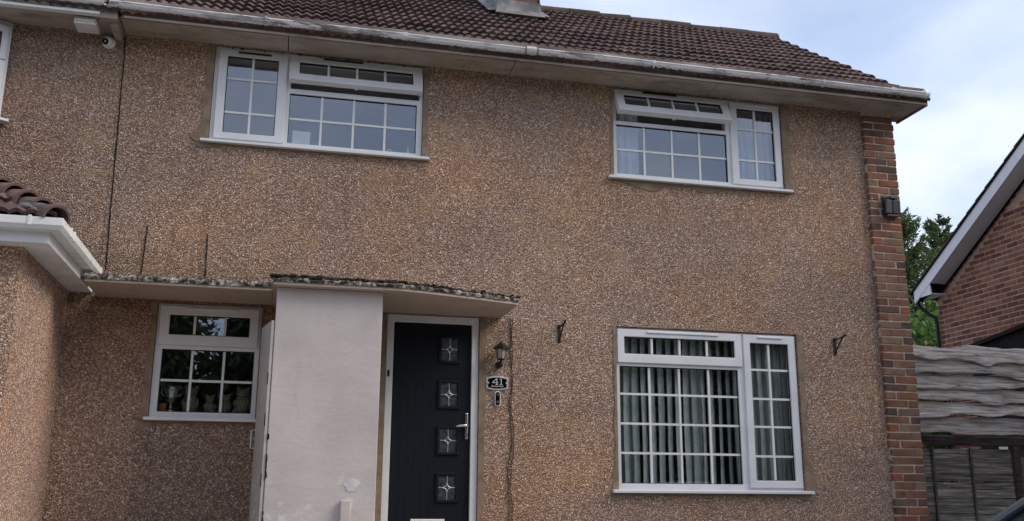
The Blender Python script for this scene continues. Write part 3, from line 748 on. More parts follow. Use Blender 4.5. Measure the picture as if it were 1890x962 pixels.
def strap(x, w, r, mat, nm, parent, n=9, y=GY, z=GZ):
    m = MB(); pts = [(y - r * math.cos(math.pi * i / n), z - r * math.sin(math.pi * i / n)) for i in range(n + 1)]
    pts = [(y - r, z + 0.012)] + pts
    poly = pts + [(y + (p[0] - y) * 0.9, z + (p[1] - z) * 0.9) for p in reversed(pts)]
    m.prism(poly, 'X', x - w / 2, x + w / 2); return m.build(nm, mat, parent)
for x in (-0.36, 3.45, 5.35): strap(x, 0.02, 0.054, 'gutter', 'gutter_bracket', gt)
for x in (0.93, 6.18): strap(x, 0.05, 0.053, 'gutter', 'gutter_union', gt)
strap(2.17, 0.10, 0.053, 'gutter', 'gutter_union', gt)
for x in (2.115, 2.235): strap(x, 0.010, 0.057, 'fascia', 'gutter_clip', gt)
MB().lathe([(.053, 0), (.053, .05), (.04, .056)], (6.57, GY, GZ - 0.006), 18, rot=Matrix.Rotation(R(90), 3, 'Y')).build('gutter_end_cap', 'gutter', gt)

# brick corner pier
def brick_meshes(lx, ly, lz, k=4, seed=0):
    out = []
    for q in range(k):
        rg = random.Random(seed * 10 + q)
        bm = bmesh.new(); bmesh.ops.create_cube(bm, size=1.0)
        for v in bm.verts: v.co = Vector((v.co.x * lx, v.co.y * ly, v.co.z * lz))
        bmesh.ops.bevel(bm, geom=[e for e in bm.edges], offset=0.004, segments=1, affect='EDGES')
        for v in bm.verts: v.co += Vector((rg.uniform(-.003, .003), rg.uniform(-.002, .002), rg.uniform(-.0028, .0028)))
        me = bpy.data.meshes.new('brick'); bm.to_mesh(me); bm.free(); out.append(me)
    return out
def place(name, me, loc, rot, parent, mat=None):
    if mat and not me.materials: me.materials.append(M[mat])
    o = bpy.data.objects.new(name, me); COL.objects.link(o); o.location = loc; o.rotation_euler = rot; o.parent = parent; return o
PX0, PX1 = 6.062, 6.428; CH = 0.0825
pier = MB().box((PX0 + .005, -0.044, -0.3), (PX1 - .005, 0.12, 4.619)).build('brick_pier', 'mortar', house)
LS, LH = 0.243, 0.112
stret = brick_meshes(LS, 0.10, CH - 0.0145, 4, 1); head = brick_meshes(LH, 0.10, CH - 0.0145, 4, 2)
for i in range(60):
    zc = -0.3 + CH * (i + .5) + 0.0
    if zc + CH / 2 > 4.62: break
    if i % 2 == 0: seq = [(stret, PX0 + LS / 2), (head, PX1 - LH / 2)]
    else: seq = [(head, PX0 + LH / 2), (stret, PX1 - LS / 2)]
    for mm, x in seq:
        place('brick', random.choice(mm), (x + random.uniform(-.005, .006), -0.001 + random.uniform(-.003, .003), zc + random.uniform(-.0015, .0015)), (0, random.uniform(-.006, .006), random.uniform(-.008, .008)), pier, 'brick')

# roof: deck, tiles, ridge
SL = math.atan(RP); CS, SN = math.cos(SL), math.sin(SL)
ev = Vector((0, -0.44, roof_z(-0.44)))
VX1 = 6.655
deck = MB().add([(-6.2, -0.37, roof_z(-0.37) - .07), (VX1 - .06, -0.37, roof_z(-0.37) - .07), (VX1 - .06, RIDGE_Y, RIDGE_Z - .07), (-6.2, RIDGE_Y, RIDGE_Z - .07),
                 (-6.2, 6.0, roof_z(6.0) - .07), (VX1 - .06, 6.0, roof_z(6.0) - .07),
                 (-6.2, -0.37, roof_z(-0.37) - .10), (VX1 - .06, -0.37, roof_z(-0.37) - .10), (VX1 - .06, RIDGE_Y, RIDGE_Z - .10), (-6.2, RIDGE_Y, RIDGE_Z - .10),
                 (-6.2, 6.0, roof_z(6.0) - .10), (VX1 - .06, 6.0, roof_z(6.0) - .10)],
                [(0, 1, 2, 3), (3, 2, 5, 4), (7, 6, 9, 8), (8, 9, 10, 11), (0, 6, 7, 1), (4, 5, 11, 10), (1, 7, 8, 2), (2, 8, 11, 5), (0, 3, 9, 6), (3, 4, 10, 9)])
roof = deck.build('roof', 'felt', house)
TW, NR, GAUGE, TL = 0.2955, 3, 0.2865, 0.36
def tile_geo(seed):
    rg = random.Random(seed); n = NR * 6; amp = 0.023; vs = []; fs = []
    for e, (v, lift) in enumerate(((0.0, 0.040), (TL, 0.002))):
        for i in range(n + 1):
            x = -TW / 2 - .004 + (TW + .008) * i / n
            h = amp * (0.5 + 0.5 * math.cos(2 * math.pi * (i / 6.0) - math.pi)) ** 0.75
            vs.append((x, v + (rg.uniform(-.004, .004) if e == 0 else 0), lift + h))
    for i in range(n + 1):        # thick nose
        x, v, z = vs[i]; vs.append((x, v + .006, z - 0.032))
    m = n + 1
    for i in range(n):
        fs.append((i, i + 1, m + i + 1, m + i)); fs.append((2 * m + i, 2 * m + i + 1, i + 1, i))
    # side skirts so the verge shows its thickness
    b0 = len(vs)
    vs += [(vs[n][0], TL, -0.02), (vs[0][0], TL, -0.02)]
    fs += [(n, 2 * m + n, b0, m + n), (0, m, b0 + 1, 2 * m)]
    return vs, fs
tile_me = []
for q in range(5):
    vs_, fs_ = tile_geo(q); me = bpy.data.meshes.new('roof_tile'); me.from_pydata(vs_, [], fs_); me.materials.append(M['tile']); tile_me.append((me, vs_, fs_))
from bpy_extras.object_utils import world_to_camera_view
bpy.context.view_layer.update()
rot_t = Matrix.Rotation(SL, 4, 'X')
cand = []
NC = int((VX1 + 6.2) / TW) + 1
for rw in range(14):
    for cl in range(NC):
        x = VX1 - TW * (cl + .5); p = ev + Vector((x, 0, 0)) + Vector((0, CS, SN)) * (GAUGE * rw) + Vector((0, -SN, CS)) * (-0.055)
        q = world_to_camera_view(SC, cam, p + Vector((0, .1, .08)))
        vis = -0.02 < q.x < 1.02 and q.y < 1.03
        cand.append(((CAMLOC - p).length, vis, p, rw, cl))
vis = sorted([c for c in cand if c[1]], key=lambda c: c[0])
single = vis[:300]; rest = vis[300:] + [c for c in cand if not c[1]]
def tmat(p):
    return Matrix.Translation(p + Vector((0, random.uniform(-.006, .006), random.uniform(-.003, .004)))) @ rot_t @ Matrix.Rotation(random.gauss(0, .008), 4, 'Z') @ Matrix.Rotation(random.gauss(0, .012), 4, 'Y')
for (_, _, p, rw, cl) in single:
    o = bpy.data.objects.new('roof_tile', random.choice(tile_me)[0]); COL.objects.link(o); o.parent = roof; o.matrix_local = tmat(p)
mr = MB()
for (_, _, p, rw, cl) in rest:
    me, a, b = random.choice(tile_me); T = tmat(p); mr.add([T @ Vector(v) for v in a], b)
stuff(mr.build('far_roof_tiles', 'tile', roof, weld=False))
def half_pipe(p0, p1, r0, r1, th=0.016, n=9, up=Vector((0, 0, 1)), span=R(100)):
    p0, p1 = Vector(p0), Vector(p1); t = (p1 - p0).normalized(); a = t.cross(up).normalized(); b = a.cross(t)
    vs = []; fs = []
    for (p, r) in ((p0, r0), (p1, r1)):
        for rr in (r, r - th):
            for i in range(n + 1):
                an = -span + 2 * span * i / n; vs.append(p + a * math.sin(an) * rr + b * math.cos(an) * rr)
    m = n + 1
    for i in range(n):
        fs += [(i, i + 1, 2 * m + i + 1, 2 * m + i), (m + i + 1, m + i, 3 * m + i, 3 * m + i + 1), (i, m + i, m + i + 1, i + 1), (2 * m + i, 2 * m + i + 1, 3 * m + i + 1, 3 * m + i)]
    return MB().add(vs, fs)
x = VX1 + 0.02
while x > -3:
    dz = random.uniform(-.012, .012)
    half_pipe((x, RIDGE_Y, RIDGE_Z - .085 + dz), (x - .44, RIDGE_Y, RIDGE_Z - .085 + random.uniform(-.012, .012)), 0.115, 0.108).build('ridge_tile', 'ridge', roof)
    mm = MB()
    for k in range(7):
        mm.ball((x - .06 * k - .02, RIDGE_Y - .115, RIDGE_Z - .115), (random.uniform(.03, .05), .025, random.uniform(.02, .035)), 6, 4)
    stuff(mm.build('ridge_mortar', 'ridge', roof)); x -= 0.452
# verge mortar under the end tiles
vm = MB()
for rw in range(1, 14):
    c = ev + Vector((VX1 - .03, 0, 0)) + Vector((0, CS, SN)) * (GAUGE * rw) + Vector((0, -SN, CS)) * (-0.075)
    vm.add([c + Vector((-.05, 0, -.02)), c + Vector((.02, 0, -.02)), c + Vector((.02, CS * GAUGE, SN * GAUGE - .02)), c + Vector((-.05, CS * GAUGE, SN * GAUGE - .02)),
            c + Vector((-.05, 0, .03)), c + Vector((.02, 0, .03)), c + Vector((.02, CS * GAUGE, SN * GAUGE + .01)), c + Vector((-.05, CS * GAUGE, SN * GAUGE + .01))],
           [(0, 3, 2, 1), (4, 5, 6, 7), (0, 1, 5, 4), (1, 2, 6, 5), (2, 3, 7, 6), (3, 0, 4, 7)])
vm.build('verge_mortar', 'mortar', roof)

# chimney
CX0, CX1, CY0, CY1 = 2.34, 2.86, 1.86, 2.62
zb = roof_z(CY0) + 0.19
ch = MB().box((CX0 + .012, CY0 + .012, roof_z(CY0) - 0.2), (CX1 - .012, CY1 - .012, 8.6)).build('chimney', 'mortar', house)
cb_l = brick_meshes(LS, 0.10, CH - 0.0115, 3, 5)
z = zb; i = 0
while z < 8.45:
    off = (0, .124)[i % 2]
    xa = CX0
    ws = [.26, .26] if i % 2 == 0 else [.13, .26, .13]
    for w in ws:
        o = place('brick', cb_l[i % 3], (xa + w / 2, CY0 + .05, z + CH / 2), (0, 0, 0), ch, 'brick'); o.scale.x = (w - .012) / LS; xa += w
    nb = 3
    for k in range(nb):
        for sx in (CX0 + .05, CX1 - .05):
            o = place('brick', cb_l[k], (sx, CY0 + .105 + (k + .5) * .21, z + CH / 2), (0, 0, R(90)), ch, 'brick'); o.scale.x = .2 / LS
    z += CH; i += 1
MB().box((CX0 - .05, CY0 - .05, 8.46), (CX1 + .05, CY1 + .05, 8.62)).build('chimney_cap', 'mortar', ch)
MB().lathe([(.11, 0), (.10, .3), (.12, .32), (.12, .36), (.09, .36)], ((CX0 + CX1) / 2, (CY0 + CY1) / 2, 8.62), 16).build('chimney_pot', 'terracotta', ch)
# lead apron and side soakers
fl = MB(); z0 = roof_z(CY0)
fl.add([(CX0 - .02, CY0 - .012, zb), (CX1 + .02, CY0 - .012, zb), (CX1 + .03, CY0 - .02, z0 + .06), (CX0 - .03, CY0 - .02, z0 + .06),
        (CX1 + .06, CY0 - .11, roof_z(CY0 - .11) + .028), (CX0 - .06, CY0 - .10, roof_z(CY0 - .10) + .028)],
       [(0, 1, 2, 3), (3, 2, 4, 5)])
for sx, dx in ((CX0 - .01, -.13), (CX1 + .01, .13)):
    for k in range(4):
        y = CY0 - .02 + k * .2; zz = roof_z(y); zz2 = roof_z(y + .21)
        fl.add([(sx, y, zz + .045), (sx, y + .21, zz2 + .045), (sx, y + .21, zz2 + .28), (sx, y, zz + .25), (sx + dx, y - .02, zz + .02), (sx + dx, y + .19, zz2 + .02)], [(0, 1, 2, 3), (0, 4, 5, 1)])
f_o = fl.build('lead_flashing', 'lead', ch)
so = f_o.modifiers.new('solid', 'SOLIDIFY'); so.thickness = 0.006

# canopies over the ground-floor window and the door
def slab_poly(poly, z0, z1, nm, mat, parent): return MB().prism(poly, 'Z', z0, z1).build(nm, mat, parent, bevel=0.004)
slab_poly([(-1.63, 0.0), (-1.63, -0.655), (-0.135, -0.655), (-0.135, 0.0)], 2.115, 2.155, 'window_canopy', 'canopy', house)
front = [(-0.13, -1.00)] + [(0.05 + 0.1 * i, -1.0) for i in range(8)] + [(0.9 + 1.1 * t, -1.0 + 0.335 * (t ** 1.15)) for t in [i / 10 for i in range(11)]]
slab_poly([(-0.13, 0.0)] + front + [(2.0, 0.0)], 2.10, 2.142, 'door_canopy', 'canopy', house)
def rough_edge(path, z, h, nm, mat, back, seed, amp=0.016, mod=None):
    """weathered mortar fillet along the front edge of a canopy"""
    pts = []
    for a, b in zip(path[:-1], path[1:]):
        n = max(1, int(math.dist(a, b) / 0.025))
        for i in range(n): pts.append((a[0] + (b[0] - a[0]) * i / n, a[1] + (b[1] - a[1]) * i / n))
    pts.append(path[-1]); vs = []; fs = []
    for i, (x, y) in enumerate(pts):
        s = seed + i * 0.31; k = mod(i / len(pts)) if mod else 1.0
        e = lambda q: amp * mnoise.noise(Vector((x * 17, q, seed))) + amp * .6 * mnoise.noise(Vector((x * 43, q, seed + 7)))
        vs += [(x, y - .006 + e(1) * .4, z), (x, y - .010 + e(2) * .6, z + h * k * .5 + e(3) * .5), (x, y + .006 + e(4), z + h * k + e(5)), (x, y + back, z + h * k * .9 + e(6) * 1.3), (x, y + back + .03, z)]
    for i in range(len(pts) - 1):
        for k in range(4): fs.append((i * 5 + k, (i + 1) * 5 + k, (i + 1) * 5 + k + 1, i * 5 + k + 1))
    fs += [(0, 1, 2, 3, 4), tuple(range(len(vs) - 5, len(vs)))[::-1]]
    return MB().add(vs, fs).build(nm, mat, house)
rough_edge([(-1.632, -0.658), (-0.133, -0.658)], 2.138, 0.052, 'mortar_fillet', 'moss', .5, 1.0)
fp = [(-0.132, -1.003)] + [(x, y - .003) for x, y in front] + [(2.002, -0.66)]
rough_edge(fp, 2.125, 0.040, 'mortar_fillet', 'moss', .3, 5.0)
rough_edge([(x, y + .012) for x, y in fp], 2.15, 0.036, 'black_moss', 'moss_black', .12, 9.0, 0.026, lambda t: max(0.05, 1 - .75 * max(0, t - .45)))

mc = MB()
for i in range(150):
    t = random.random() ** 1.3; k = min(int(t * (len(fp) - 1)), len(fp) - 2); u = random.random()
    x_, y_ = fp[k][0] + (fp[k + 1][0] - fp[k][0]) * u, fp[k][1] + (fp[k + 1][1] - fp[k][1]) * u
    r_ = random.uniform(.006, .02) * (1.15 - .5 * t)
    mc.ball((x_, y_ + random.uniform(-.002, .05), 2.172 + random.uniform(-.006, .012)), (r_ * random.uniform(1, 2.2), r_, r_ * .8), 6, 4)
stuff(mc.build('moss_clumps', 'moss_black', house))
# outside store beside the door
st = MB().box((-0.097, -0.905, -0.1), (0.772, -0.002, 2.098)).build('store_wall', 'store', house, bevel=0.006)
ang = math.atan2(-0.085, 0.405)
sd_ = MB().box((-0.012, 0.0, 0.02), (0.012, 0.43, 1.82)); T = Matrix.Translation((-0.113, -0.90, 0)) @ Matrix.Rotation(-ang * 0.95, 4, 'Z')
sdoor = sd_.xf(T).build('store_door', 'leaf_paint', house, bevel=0.003)
for z in (1.35, 1.02, 0.55):
    MB().box((-0.016, -0.006, z - .05), (-0.0125, 0.018, z + .05)).xf(T).build('hinge', 'joint', sdoor)
MB().tube([T @ Vector(p) for p in ((-.012, .40, .96), (-.045, .405, .96), (-.045, .405, .81), (-.012, .40, .81))], .006, 8).build('pull_handle', 'silver', sdoor)
MB().box((0.494, -0.955, -0.1), (0.576, -0.904, 0.40)).build('pipe_boxing', 'store', house, bevel=0.008)
# flaked strips of old paint down the store's hinge edge
for i in range(9):
    z = random.uniform(.1, 1.1); hgt = random.uniform(.03, .12)
    MB().prism([(-0.0975, z), (-0.097 + random.uniform(.006, .016), z + hgt * .3), (-0.097 + random.uniform(.003, .012), z + hgt * .8), (-0.0975, z + hgt)], 'Y', -0.9085, -0.904).build('paint_flake_scar', 'joint', st)

blob = [(0.606 + (.06 + .03 * jag(i, .9, 3)) * math.cos(i * math.pi / 9) - .03, 0.50 + (.055 + .03 * jag(i, .8, 5)) * math.sin(i * math.pi / 9) + .02) for i in range(18)]
MB().prism(blob, 'Y', -0.9085, -0.904).build('filler_patch', 'filler', st)
# movement joints in the render
for (xa, za, xb, zb2) in ((-1.632, 4.60, -1.59, 2.36), (-1.275, 2.78, -1.295, 2.26), (-0.755, 2.75, -0.745, 2.26)):
    pts = [(xa + (xb - xa) * t + .004 * jag(t * 9, 1, xa), -0.002, za + (zb2 - za) * t) for t in [i / 24 for i in range(25)]]
    MB().tube(pts, [.006 + .003 * jag(i, .9, xa) for i in range(25)], 6).build('movement_joint', 'joint', house)

# ------------------------------------------------------------------ attached neighbour on the left
nbh = thing('attached_house', 'pebbledash house adjoining on the left, cut off by the picture edge, with white-guttered porch', 'house', (0, 0, 0))
MB().grid_wall(-6.0, XL - .003, -0.3, ZT, [(-4.6, -2.72, 3.60, 4.60)], 0.001, 0.22).build('wall', 'pebble', nbh)
MB().box((-6.0, 3.0, -0.3), (-1.66, 3.1, 4.6)).build('partition_wall', 'room', nbh)
MB().box((-6.0, 0.23, 4.66), (-1.66, 5.3, 4.72)).build('bedroom_ceiling', 'ceiling', nbh)
MB().box((-6.0, 0.23, 2.42), (-1.66, 5.3, 2.6)).build('upper_floor', 'room_floor', nbh)
MB().box((-6.0, -0.352, 4.618), (-1.648, 0.004, 4.645)).build('soffit_board', 'white_paint' if False else 'soffit', nbh)
MB().box((-6.0, -0.376, 4.600), (-1.80, -0.3525, 4.80)).build('fascia_board', 'gutter_clean', nbh)
MB().box((-1.80, -0.38, 4.585), (-1.652, -0.30, 4.70)).build('fascia_end_block', 'soffit', nbh, bevel=.004)
MB().box((-6.0, -0.40, 4.606), (-1.80, -0.377, 4.632)).build('fascia_bead', 'gutter_clean', nbh, bevel=.004)
ng = gutter_mesh(-6.0, -1.76).xf(Matrix.Translation((0, GY, GZ + .01))).build('gutter', 'gutter_clean', nbh)
MB().box((-1.72, -0.30, 4.55), (-1.655, 0.0, 4.617)).build('eaves_bracket', 'soffit', nbh, bevel=.004)
# canted bay window
Tb = Matrix.Translation((-2.585, -0.01, 0)) @ Matrix.Rotation(R(30), 4, 'Z')
bw_ = window(nbh, -1.1, -0.02, 3.665, 4.565, [
    dict(g=(0.08, 0.925, 0.09, 0.30), sash=(0.03, 0.975, 0.02, 0.38), cols=[], rows=[], vent=0, open=0),
    dict(g=(0.08, 0.925, 0.47, 0.90), sash=(0.03, 0.975, 0.39, 0.975), cols=[], rows=[], vent=0, open=0)], yf=-0.02, mat=Tb, sill=0.05)
b0 = Tb @ Vector((-1.1, 0, 0))
MB().grid_wall(-4.6, b0.x, 3.665, 4.565, [(-4.5, b0.x - .1, 3.75, 4.48)], b0.y, b0.y + .07).build('bay_front_frame', 'upvc', nbh, bevel=.004)
MB().box((-4.5, b0.y + .03, 3.75), (b0.x - .1, b0.y + .034, 4.48)).build('bay_front_pane', 'glass', nbh)
bp = [(-4.6, 0.0), (-2.60, 0.0), (b0.x + .02, b0.y + .06), (-4.6, b0.y + .06)]
MB().prism(bp, 'Z', 3.555, 3.625).build('bay_base', 'upvc', nbh)
MB().prism(bp, 'Z', 4.568, 4.61).build('bay_head', 'upvc', nbh)

# porch extension
EX, EY, EZ = -1.87, -1.60, 2.16
MB().box((-5.0, EY, -0.9), (EX - .004, EY + .2, EZ)).build('porch_front_wall', 'pebble_old', nbh)
MB().box((EX - .2, EY - .002, -0.9), (EX, -0.001, EZ + .002)).build('porch_side_wall', 'pebble_tan', nbh)
FX, FY = -1.66, -1.81          # fascia faces
MB().prism([(-5.0, -0.002), (-5.0, FY + .02), (FX - .02, FY + .02), (FX - .02, -0.002), (EX - .1, -0.002), (EX - .1, EY + .1), (-4.9, EY + .1), (-4.9, -.002)], 'Z', 2.15, 2.17).build('porch_soffit', 'gutter_clean', nbh)
MB().box((-5.0, FY, 2.135), (FX, FY + .02, 2.30)).build('porch_fascia', 'gutter_clean', nbh, bevel=.003)
MB().box((FX - .02, FY + .02, 2.135), (FX, -0.30, 2.30)).build('porch_fascia', 'gutter_clean', nbh, bevel=.003)
def sq_gutter(pts_in, pts_out, z0, z1, nm):
    """square-line gutter following two parallel polylines"""
    m = MB(); n = len(pts_in)
    vs = []
    for (a, b) in zip(pts_in, pts_out):
        mx = (a[0] + (b[0] - a[0]) * .78, a[1] + (b[1] - a[1]) * .78)
        vs += [(a[0], a[1], z1), (a[0], a[1], z0), (mx[0], mx[1], z0), (b[0], b[1], z0 + .03), (b[0], b[1], z1 + .004), (b[0] + (a[0] - b[0]) * .06, b[1] + (a[1] - b[1]) * .06, z1 + .004),
               (mx[0], mx[1], z0 + .006), (a[0] + (b[0] - a[0]) * .05, a[1] + (b[1] - a[1]) * .05, z0 + .006)]
    k = 8; fs = []
    for i in range(n - 1):
        for j in range(k): fs.append((i * k + j, i * k + (j + 1) % k, (i + 1) * k + (j + 1) % k, (i + 1) * k + j))
    fs += [tuple(range(k)), tuple(range((n - 1) * k, n * k))[::-1]]
    return m.add(vs, fs).build(nm, 'gutter_clean', nbh, bevel=.003)
GO = 0.10
pg = sq_gutter([(-5.0, FY - .002), (FX + .002, FY - .002), (FX + .002, -0.34)], [(-5.0, FY - GO), (FX + GO, FY - GO), (FX + GO, -0.34)], 2.215, 2.295, 'porch_gutter')
for x in (-1.98, -1.775): MB().box((x - .012, FY - GO - .006, 2.235), (x + .012, FY - GO + .004, 2.308)).build('gutter_bracket', 'gutter_clean', pg, bevel=.003)
for y in (-1.62, -1.50): MB().box((FX + GO - .004, y - .012, 2.235), (FX + GO + .006, y + .012, 2.308)).build('gutter_bracket', 'gutter_clean', pg, bevel=.003)
MB().box((FX - .002, -0.345, 2.205), (FX + GO + .004, -0.335, 2.305)).build('gutter_end_cap', 'gutter_clean', pg, bevel=.002)
# hipped porch roof
PM = 0.62; hz = 2.315; A = Vector((FX + .03, FY - .03, hz))
top = A + Vector((-1.75, 1.75, 1.75 * PM))
pr = MB().add([A, top, Vector((-5.0, top.y, top.z)), Vector((-5.0, A.y, hz)), Vector((A.x, -0.0, hz)), Vector((top.x, 0.0, top.z))], [(3, 0, 1, 2), (0, 4, 5, 1)]).build('porch_roof', 'felt', nbh)
ps = math.atan(PM)
for rw in range(6):
    for cl in range(9):
        x = A.x - TW * (cl + .5) ; y0 = A.y + GAUGE * math.cos(ps) * rw
        if x + TW * .2 > A.x - (y0 - A.y): continue
        o = bpy.data.objects.new('roof_tile', random.choice(tile_me)[0]); COL.objects.link(o); o.parent = pr
        o.matrix_local = Matrix.Translation((x, y0, hz + GAUGE * math.sin(ps) * rw - .005)) @ Matrix.Rotation(ps, 4, 'X') @ Matrix.Rotation(random.gauss(0, .01), 4, 'Z')
hd = (top - A).normalized()
for k in range(12):
    p0 = A + hd * (0.20 * k - .02) + Vector((0, 0, .0 + random.uniform(-.006, .006))); p1 = p0 + hd * 0.27
    half_pipe(p0, p1 + Vector((0, 0, -.03)), 0.105, 0.075, 0.018, 9, Vector((0, 0, 1)), R(95)).build('hip_tile', 'tile', pr)
mo = MB()
for k in range(5):
    mo.ball((A.x - .12 - random.uniform(0, .16), A.y + .03 + random.uniform(0, .1), hz + .07 + random.uniform(0, .03)), (random.uniform(.03, .07), .03, .025), 7, 5)
stuff(mo.build('hip_mortar', 'lead', pr))

# ------------------------------------------------------------------ gable-end house on the right
GX = 10.8
rh = thing('gable_house', 'red brick house seen by its gable end with white bargeboard, right of the conifer', 'house', (0, 0, 0))
vp_, vz_ = 0.604, lambda y: 5.707 - 0.604 * (y - 2.526)      # verge line (top of tiles) on x = 10.5
rid = -0.4
wp = [(5.20, -0.8), (-5.4, -0.8), (-5.4, 4.0), (rid, vz_(rid) - .30), (5.20, vz_(5.2) - .30)]
core = MB().prism(wp, 'X', GX, GX + 6).build('brick_gable', 'brickwall_red', rh)
bl = brick_meshes(LS - .005, 0.03, CH - 0.0165, 4, 8)
# individual bricks where they can be told apart; beyond, the brickwork is material
cnt = 0; row = 0; z = 2.56
cands = []
while z < 6.4:
    off = 0.124 if row % 2 else 0.0
    y = 5.20 - off
    if off: cands.append((5.20 - .059, z, True))
    while y - 0.247 > 1.4:
        cands.append((y - .1235, z, False)); y -= 0.247
    z += CH; row += 1
for (y, z, hd_) in cands:
    if z + CH > vz_(y) - 0.42: continue
    q = world_to_camera_view(SC, cam, Vector((GX, y, z)))
    if q.x > 1.03 or cnt >= 300: continue
    o = place('brick', random.choice(bl), (GX - .004, y, z + CH / 2), (random.uniform(-.006, .006), 0, R(90)), core, 'brick_red'); cnt += 1
    if hd_: o.scale.x = .45
mb_ = MB().prism([(5.20, 2.52), (1.3, 2.52), (1.3, vz_(1.3) - .36), (5.20, vz_(5.2) - .36)], 'X', GX - .0165, GX - .002).build('mortar_bed', 'mortar_grey', core)
# bargeboard with box end, verge soffit, tiles
def vpoly(dz0, dz1, ya, yb): return [(ya, vz_(ya) + dz0), (yb, vz_(yb) + dz0), (yb, vz_(yb) + dz1), (ya, vz_(ya) + dz1)]
MB().prism(vpoly(-.255, -.045, 5.42, rid), 'X', 10.49, 10.515).build('bargeboard', 'bargeboard', rh, bevel=.003)
MB().prism([(5.42, vz_(5.0) - .43), (5.42, vz_(5.42) - .258), (4.99, vz_(4.99) - .258), (4.96, vz_(5.0) - .43)], 'X', 10.492, 10.514).build('box_end', 'bargeboard', rh, bevel=.003)
MB().prism(vpoly(-.25, -.225, 4.98, rid), 'X', 10.516, GX - .004).build('verge_soffit', 'bargeboard', rh)
MB().box((10.516, 4.98, vz_(5.0) - .42), (GX - .004, 5.42, vz_(5.0) - .40)).build('eaves_box', 'bargeboard', rh)
rr_ = MB().prism(vpoly(-.045, -.02, 5.5, rid), 'X', 10.47, GX + 6).build('roof', 'felt', rh)
# courses of plain tiles at the verge, each a stepped edge
vt = math.atan(vp_)
for k in range(24):
    y = 5.52 - k * 0.235
    T = Matrix.Translation((10.46, y, vz_(y) - .03)) @ Matrix.Rotation(-vt, 4, 'X')
    MB().add(*[[(0, 0, .03), (1.6, 0, .03), (1.6, -.33, .012), (0, -.33, .012), (0, 0, .008), (1.6, 0, .008), (1.6, -.33, -.008), (0, -.33, -.008)], [(0, 3, 2, 1), (4, 5, 6, 7), (0, 1, 5, 4), (1, 2, 6, 5), (2, 3, 7, 6), (3, 0, 4, 7)]]).xf(T).build('verge_tile', 'ridge', rr_)
MB().prism([(rid, vz_(rid) - .03), (-5.8, 3.9), (-5.8, 3.87), (rid, vz_(rid) - .06)], 'X', 10.47, GX + 6).build('front_roof_slope', 'tile', rh)
# gutter end and black downpipe on the far corner
gz = vz_(5.42) - .10
MB().tube([(10.50, 5.50, gz), (16.0, 5.50, gz)], .055, 10).build('rear_gutter', 'black_metal', rh)
MB().tube([(10.62, 5.50, gz - .04), (10.62, 5.49, gz - .17), (10.68, 5.34, gz - .34), (10.745, 5.245, gz - .42), (10.75, 5.235, gz - .55), (10.75, 5.235, -0.05)], .034, 10).build('downpipe', 'black_metal', rh, smooth=True)

# low felt-roofed shed in front of that gable
shed = thing('felt_shed', 'low black felt roof of a shed showing above the fence, against the red gable', 'shed', (10.3, 2, 0))
sh = MB().prism([(3.8, -0.06), (3.8, 2.66), (0.6, 3.04), (0.6, -0.06)], 'X', 10.2, 10.74); sh.xf(Matrix.Translation((-10.3, -2, 0))).build('shed_wall', 'felt', shed)
MB().prism([(3.86, 2.665), (3.86, 2.72), (0.54, 3.11), (0.54, 3.055)], 'X', 10.14, 10.76).xf(Matrix.Translation((-10.3, -2, 0))).build('shed_roof', 'felt', shed)

# ------------------------------------------------------------------ fence and gate between the houses
FYY = 0.60
fence = thing('waney_edge_fence', 'grey weathered wavy-edged timber boards above the gate, right of the brick pier', 'fence', (6.5, FYY, 0))
lv = [(2.135, 1.975), (1.985, 1.80), (1.815, 1.645), (1.655, 1.50), (1.51, 1.33), (1.335, 1.15)]
for bi, (zt, zb_) in enumerate(lv):
    n = 48; vs = []; fs = []; L = 4.2; sdv = bi * 3.1
    for i in range(n + 1):
        x = L * i / n
        wt_ = 0.035 * jag(x, 1.7, sdv) + 0.02 * jag(x, 6, sdv + 1)
        wb_ = 0.06 * jag(x, 1.9, sdv + 5) + 0.028 * jag(x, 6, sdv + 8)
        if bi == 0: wt_ += .035 * math.exp(-((x - 1.16) / .13) ** 2) + .02 * math.exp(-((x - 1.75) / .12) ** 2) - .02 * math.exp(-((x - .8) / .2) ** 2); wb_ -= .045 * math.exp(-((x - 1.25) / .15) ** 2)
        t, b = zt + wt_ * .6, zb_ + wb_
        yb = -0.066 + .012 * jag(x, 2, sdv + 2); yt = -0.002
        vs += [(x, yb, b), (x, yb - .003, b + .012), (x, yt - .008, t - .012), (x, yt + .004, t), (x, yt + .018, t - .006), (x, yb + .02, b)]
    for i in range(n):
        for k in range(6): fs.append((i * 6 + k, i * 6 + (k + 1) % 6, (i + 1) * 6 + (k + 1) % 6, (i + 1) * 6 + k))
    fs += [tuple(range(6))[::-1], tuple(range(n * 6, n * 6 + 6))]
    MB().add(vs, fs).build('board', 'wood', fence)
for x in (0.02, 1.72, 4.1): MB().box((x, 0.03, -0.06), (x + .09, 0.12, 2.08)).build('post', 'wood_post', fence)
MB().box((0.0, -0.035, 1.02), (4.2, 0.028, 1.105)).build('rail', 'wood_rail', fence, bevel=.005)
MB().box((0.0, -0.012, 1.108), (4.2, 0.028, 1.135)).build('rail', 'wood_dark', fence, bevel=.004)
gate = thing('lath_gate', 'old grey lapped-lath gate panel with upright battens, below the wavy boards', 'gate', (6.5, FYY, 0))
gx0, gx1 = 0.0, 1.55; z = 0.98; k = 0
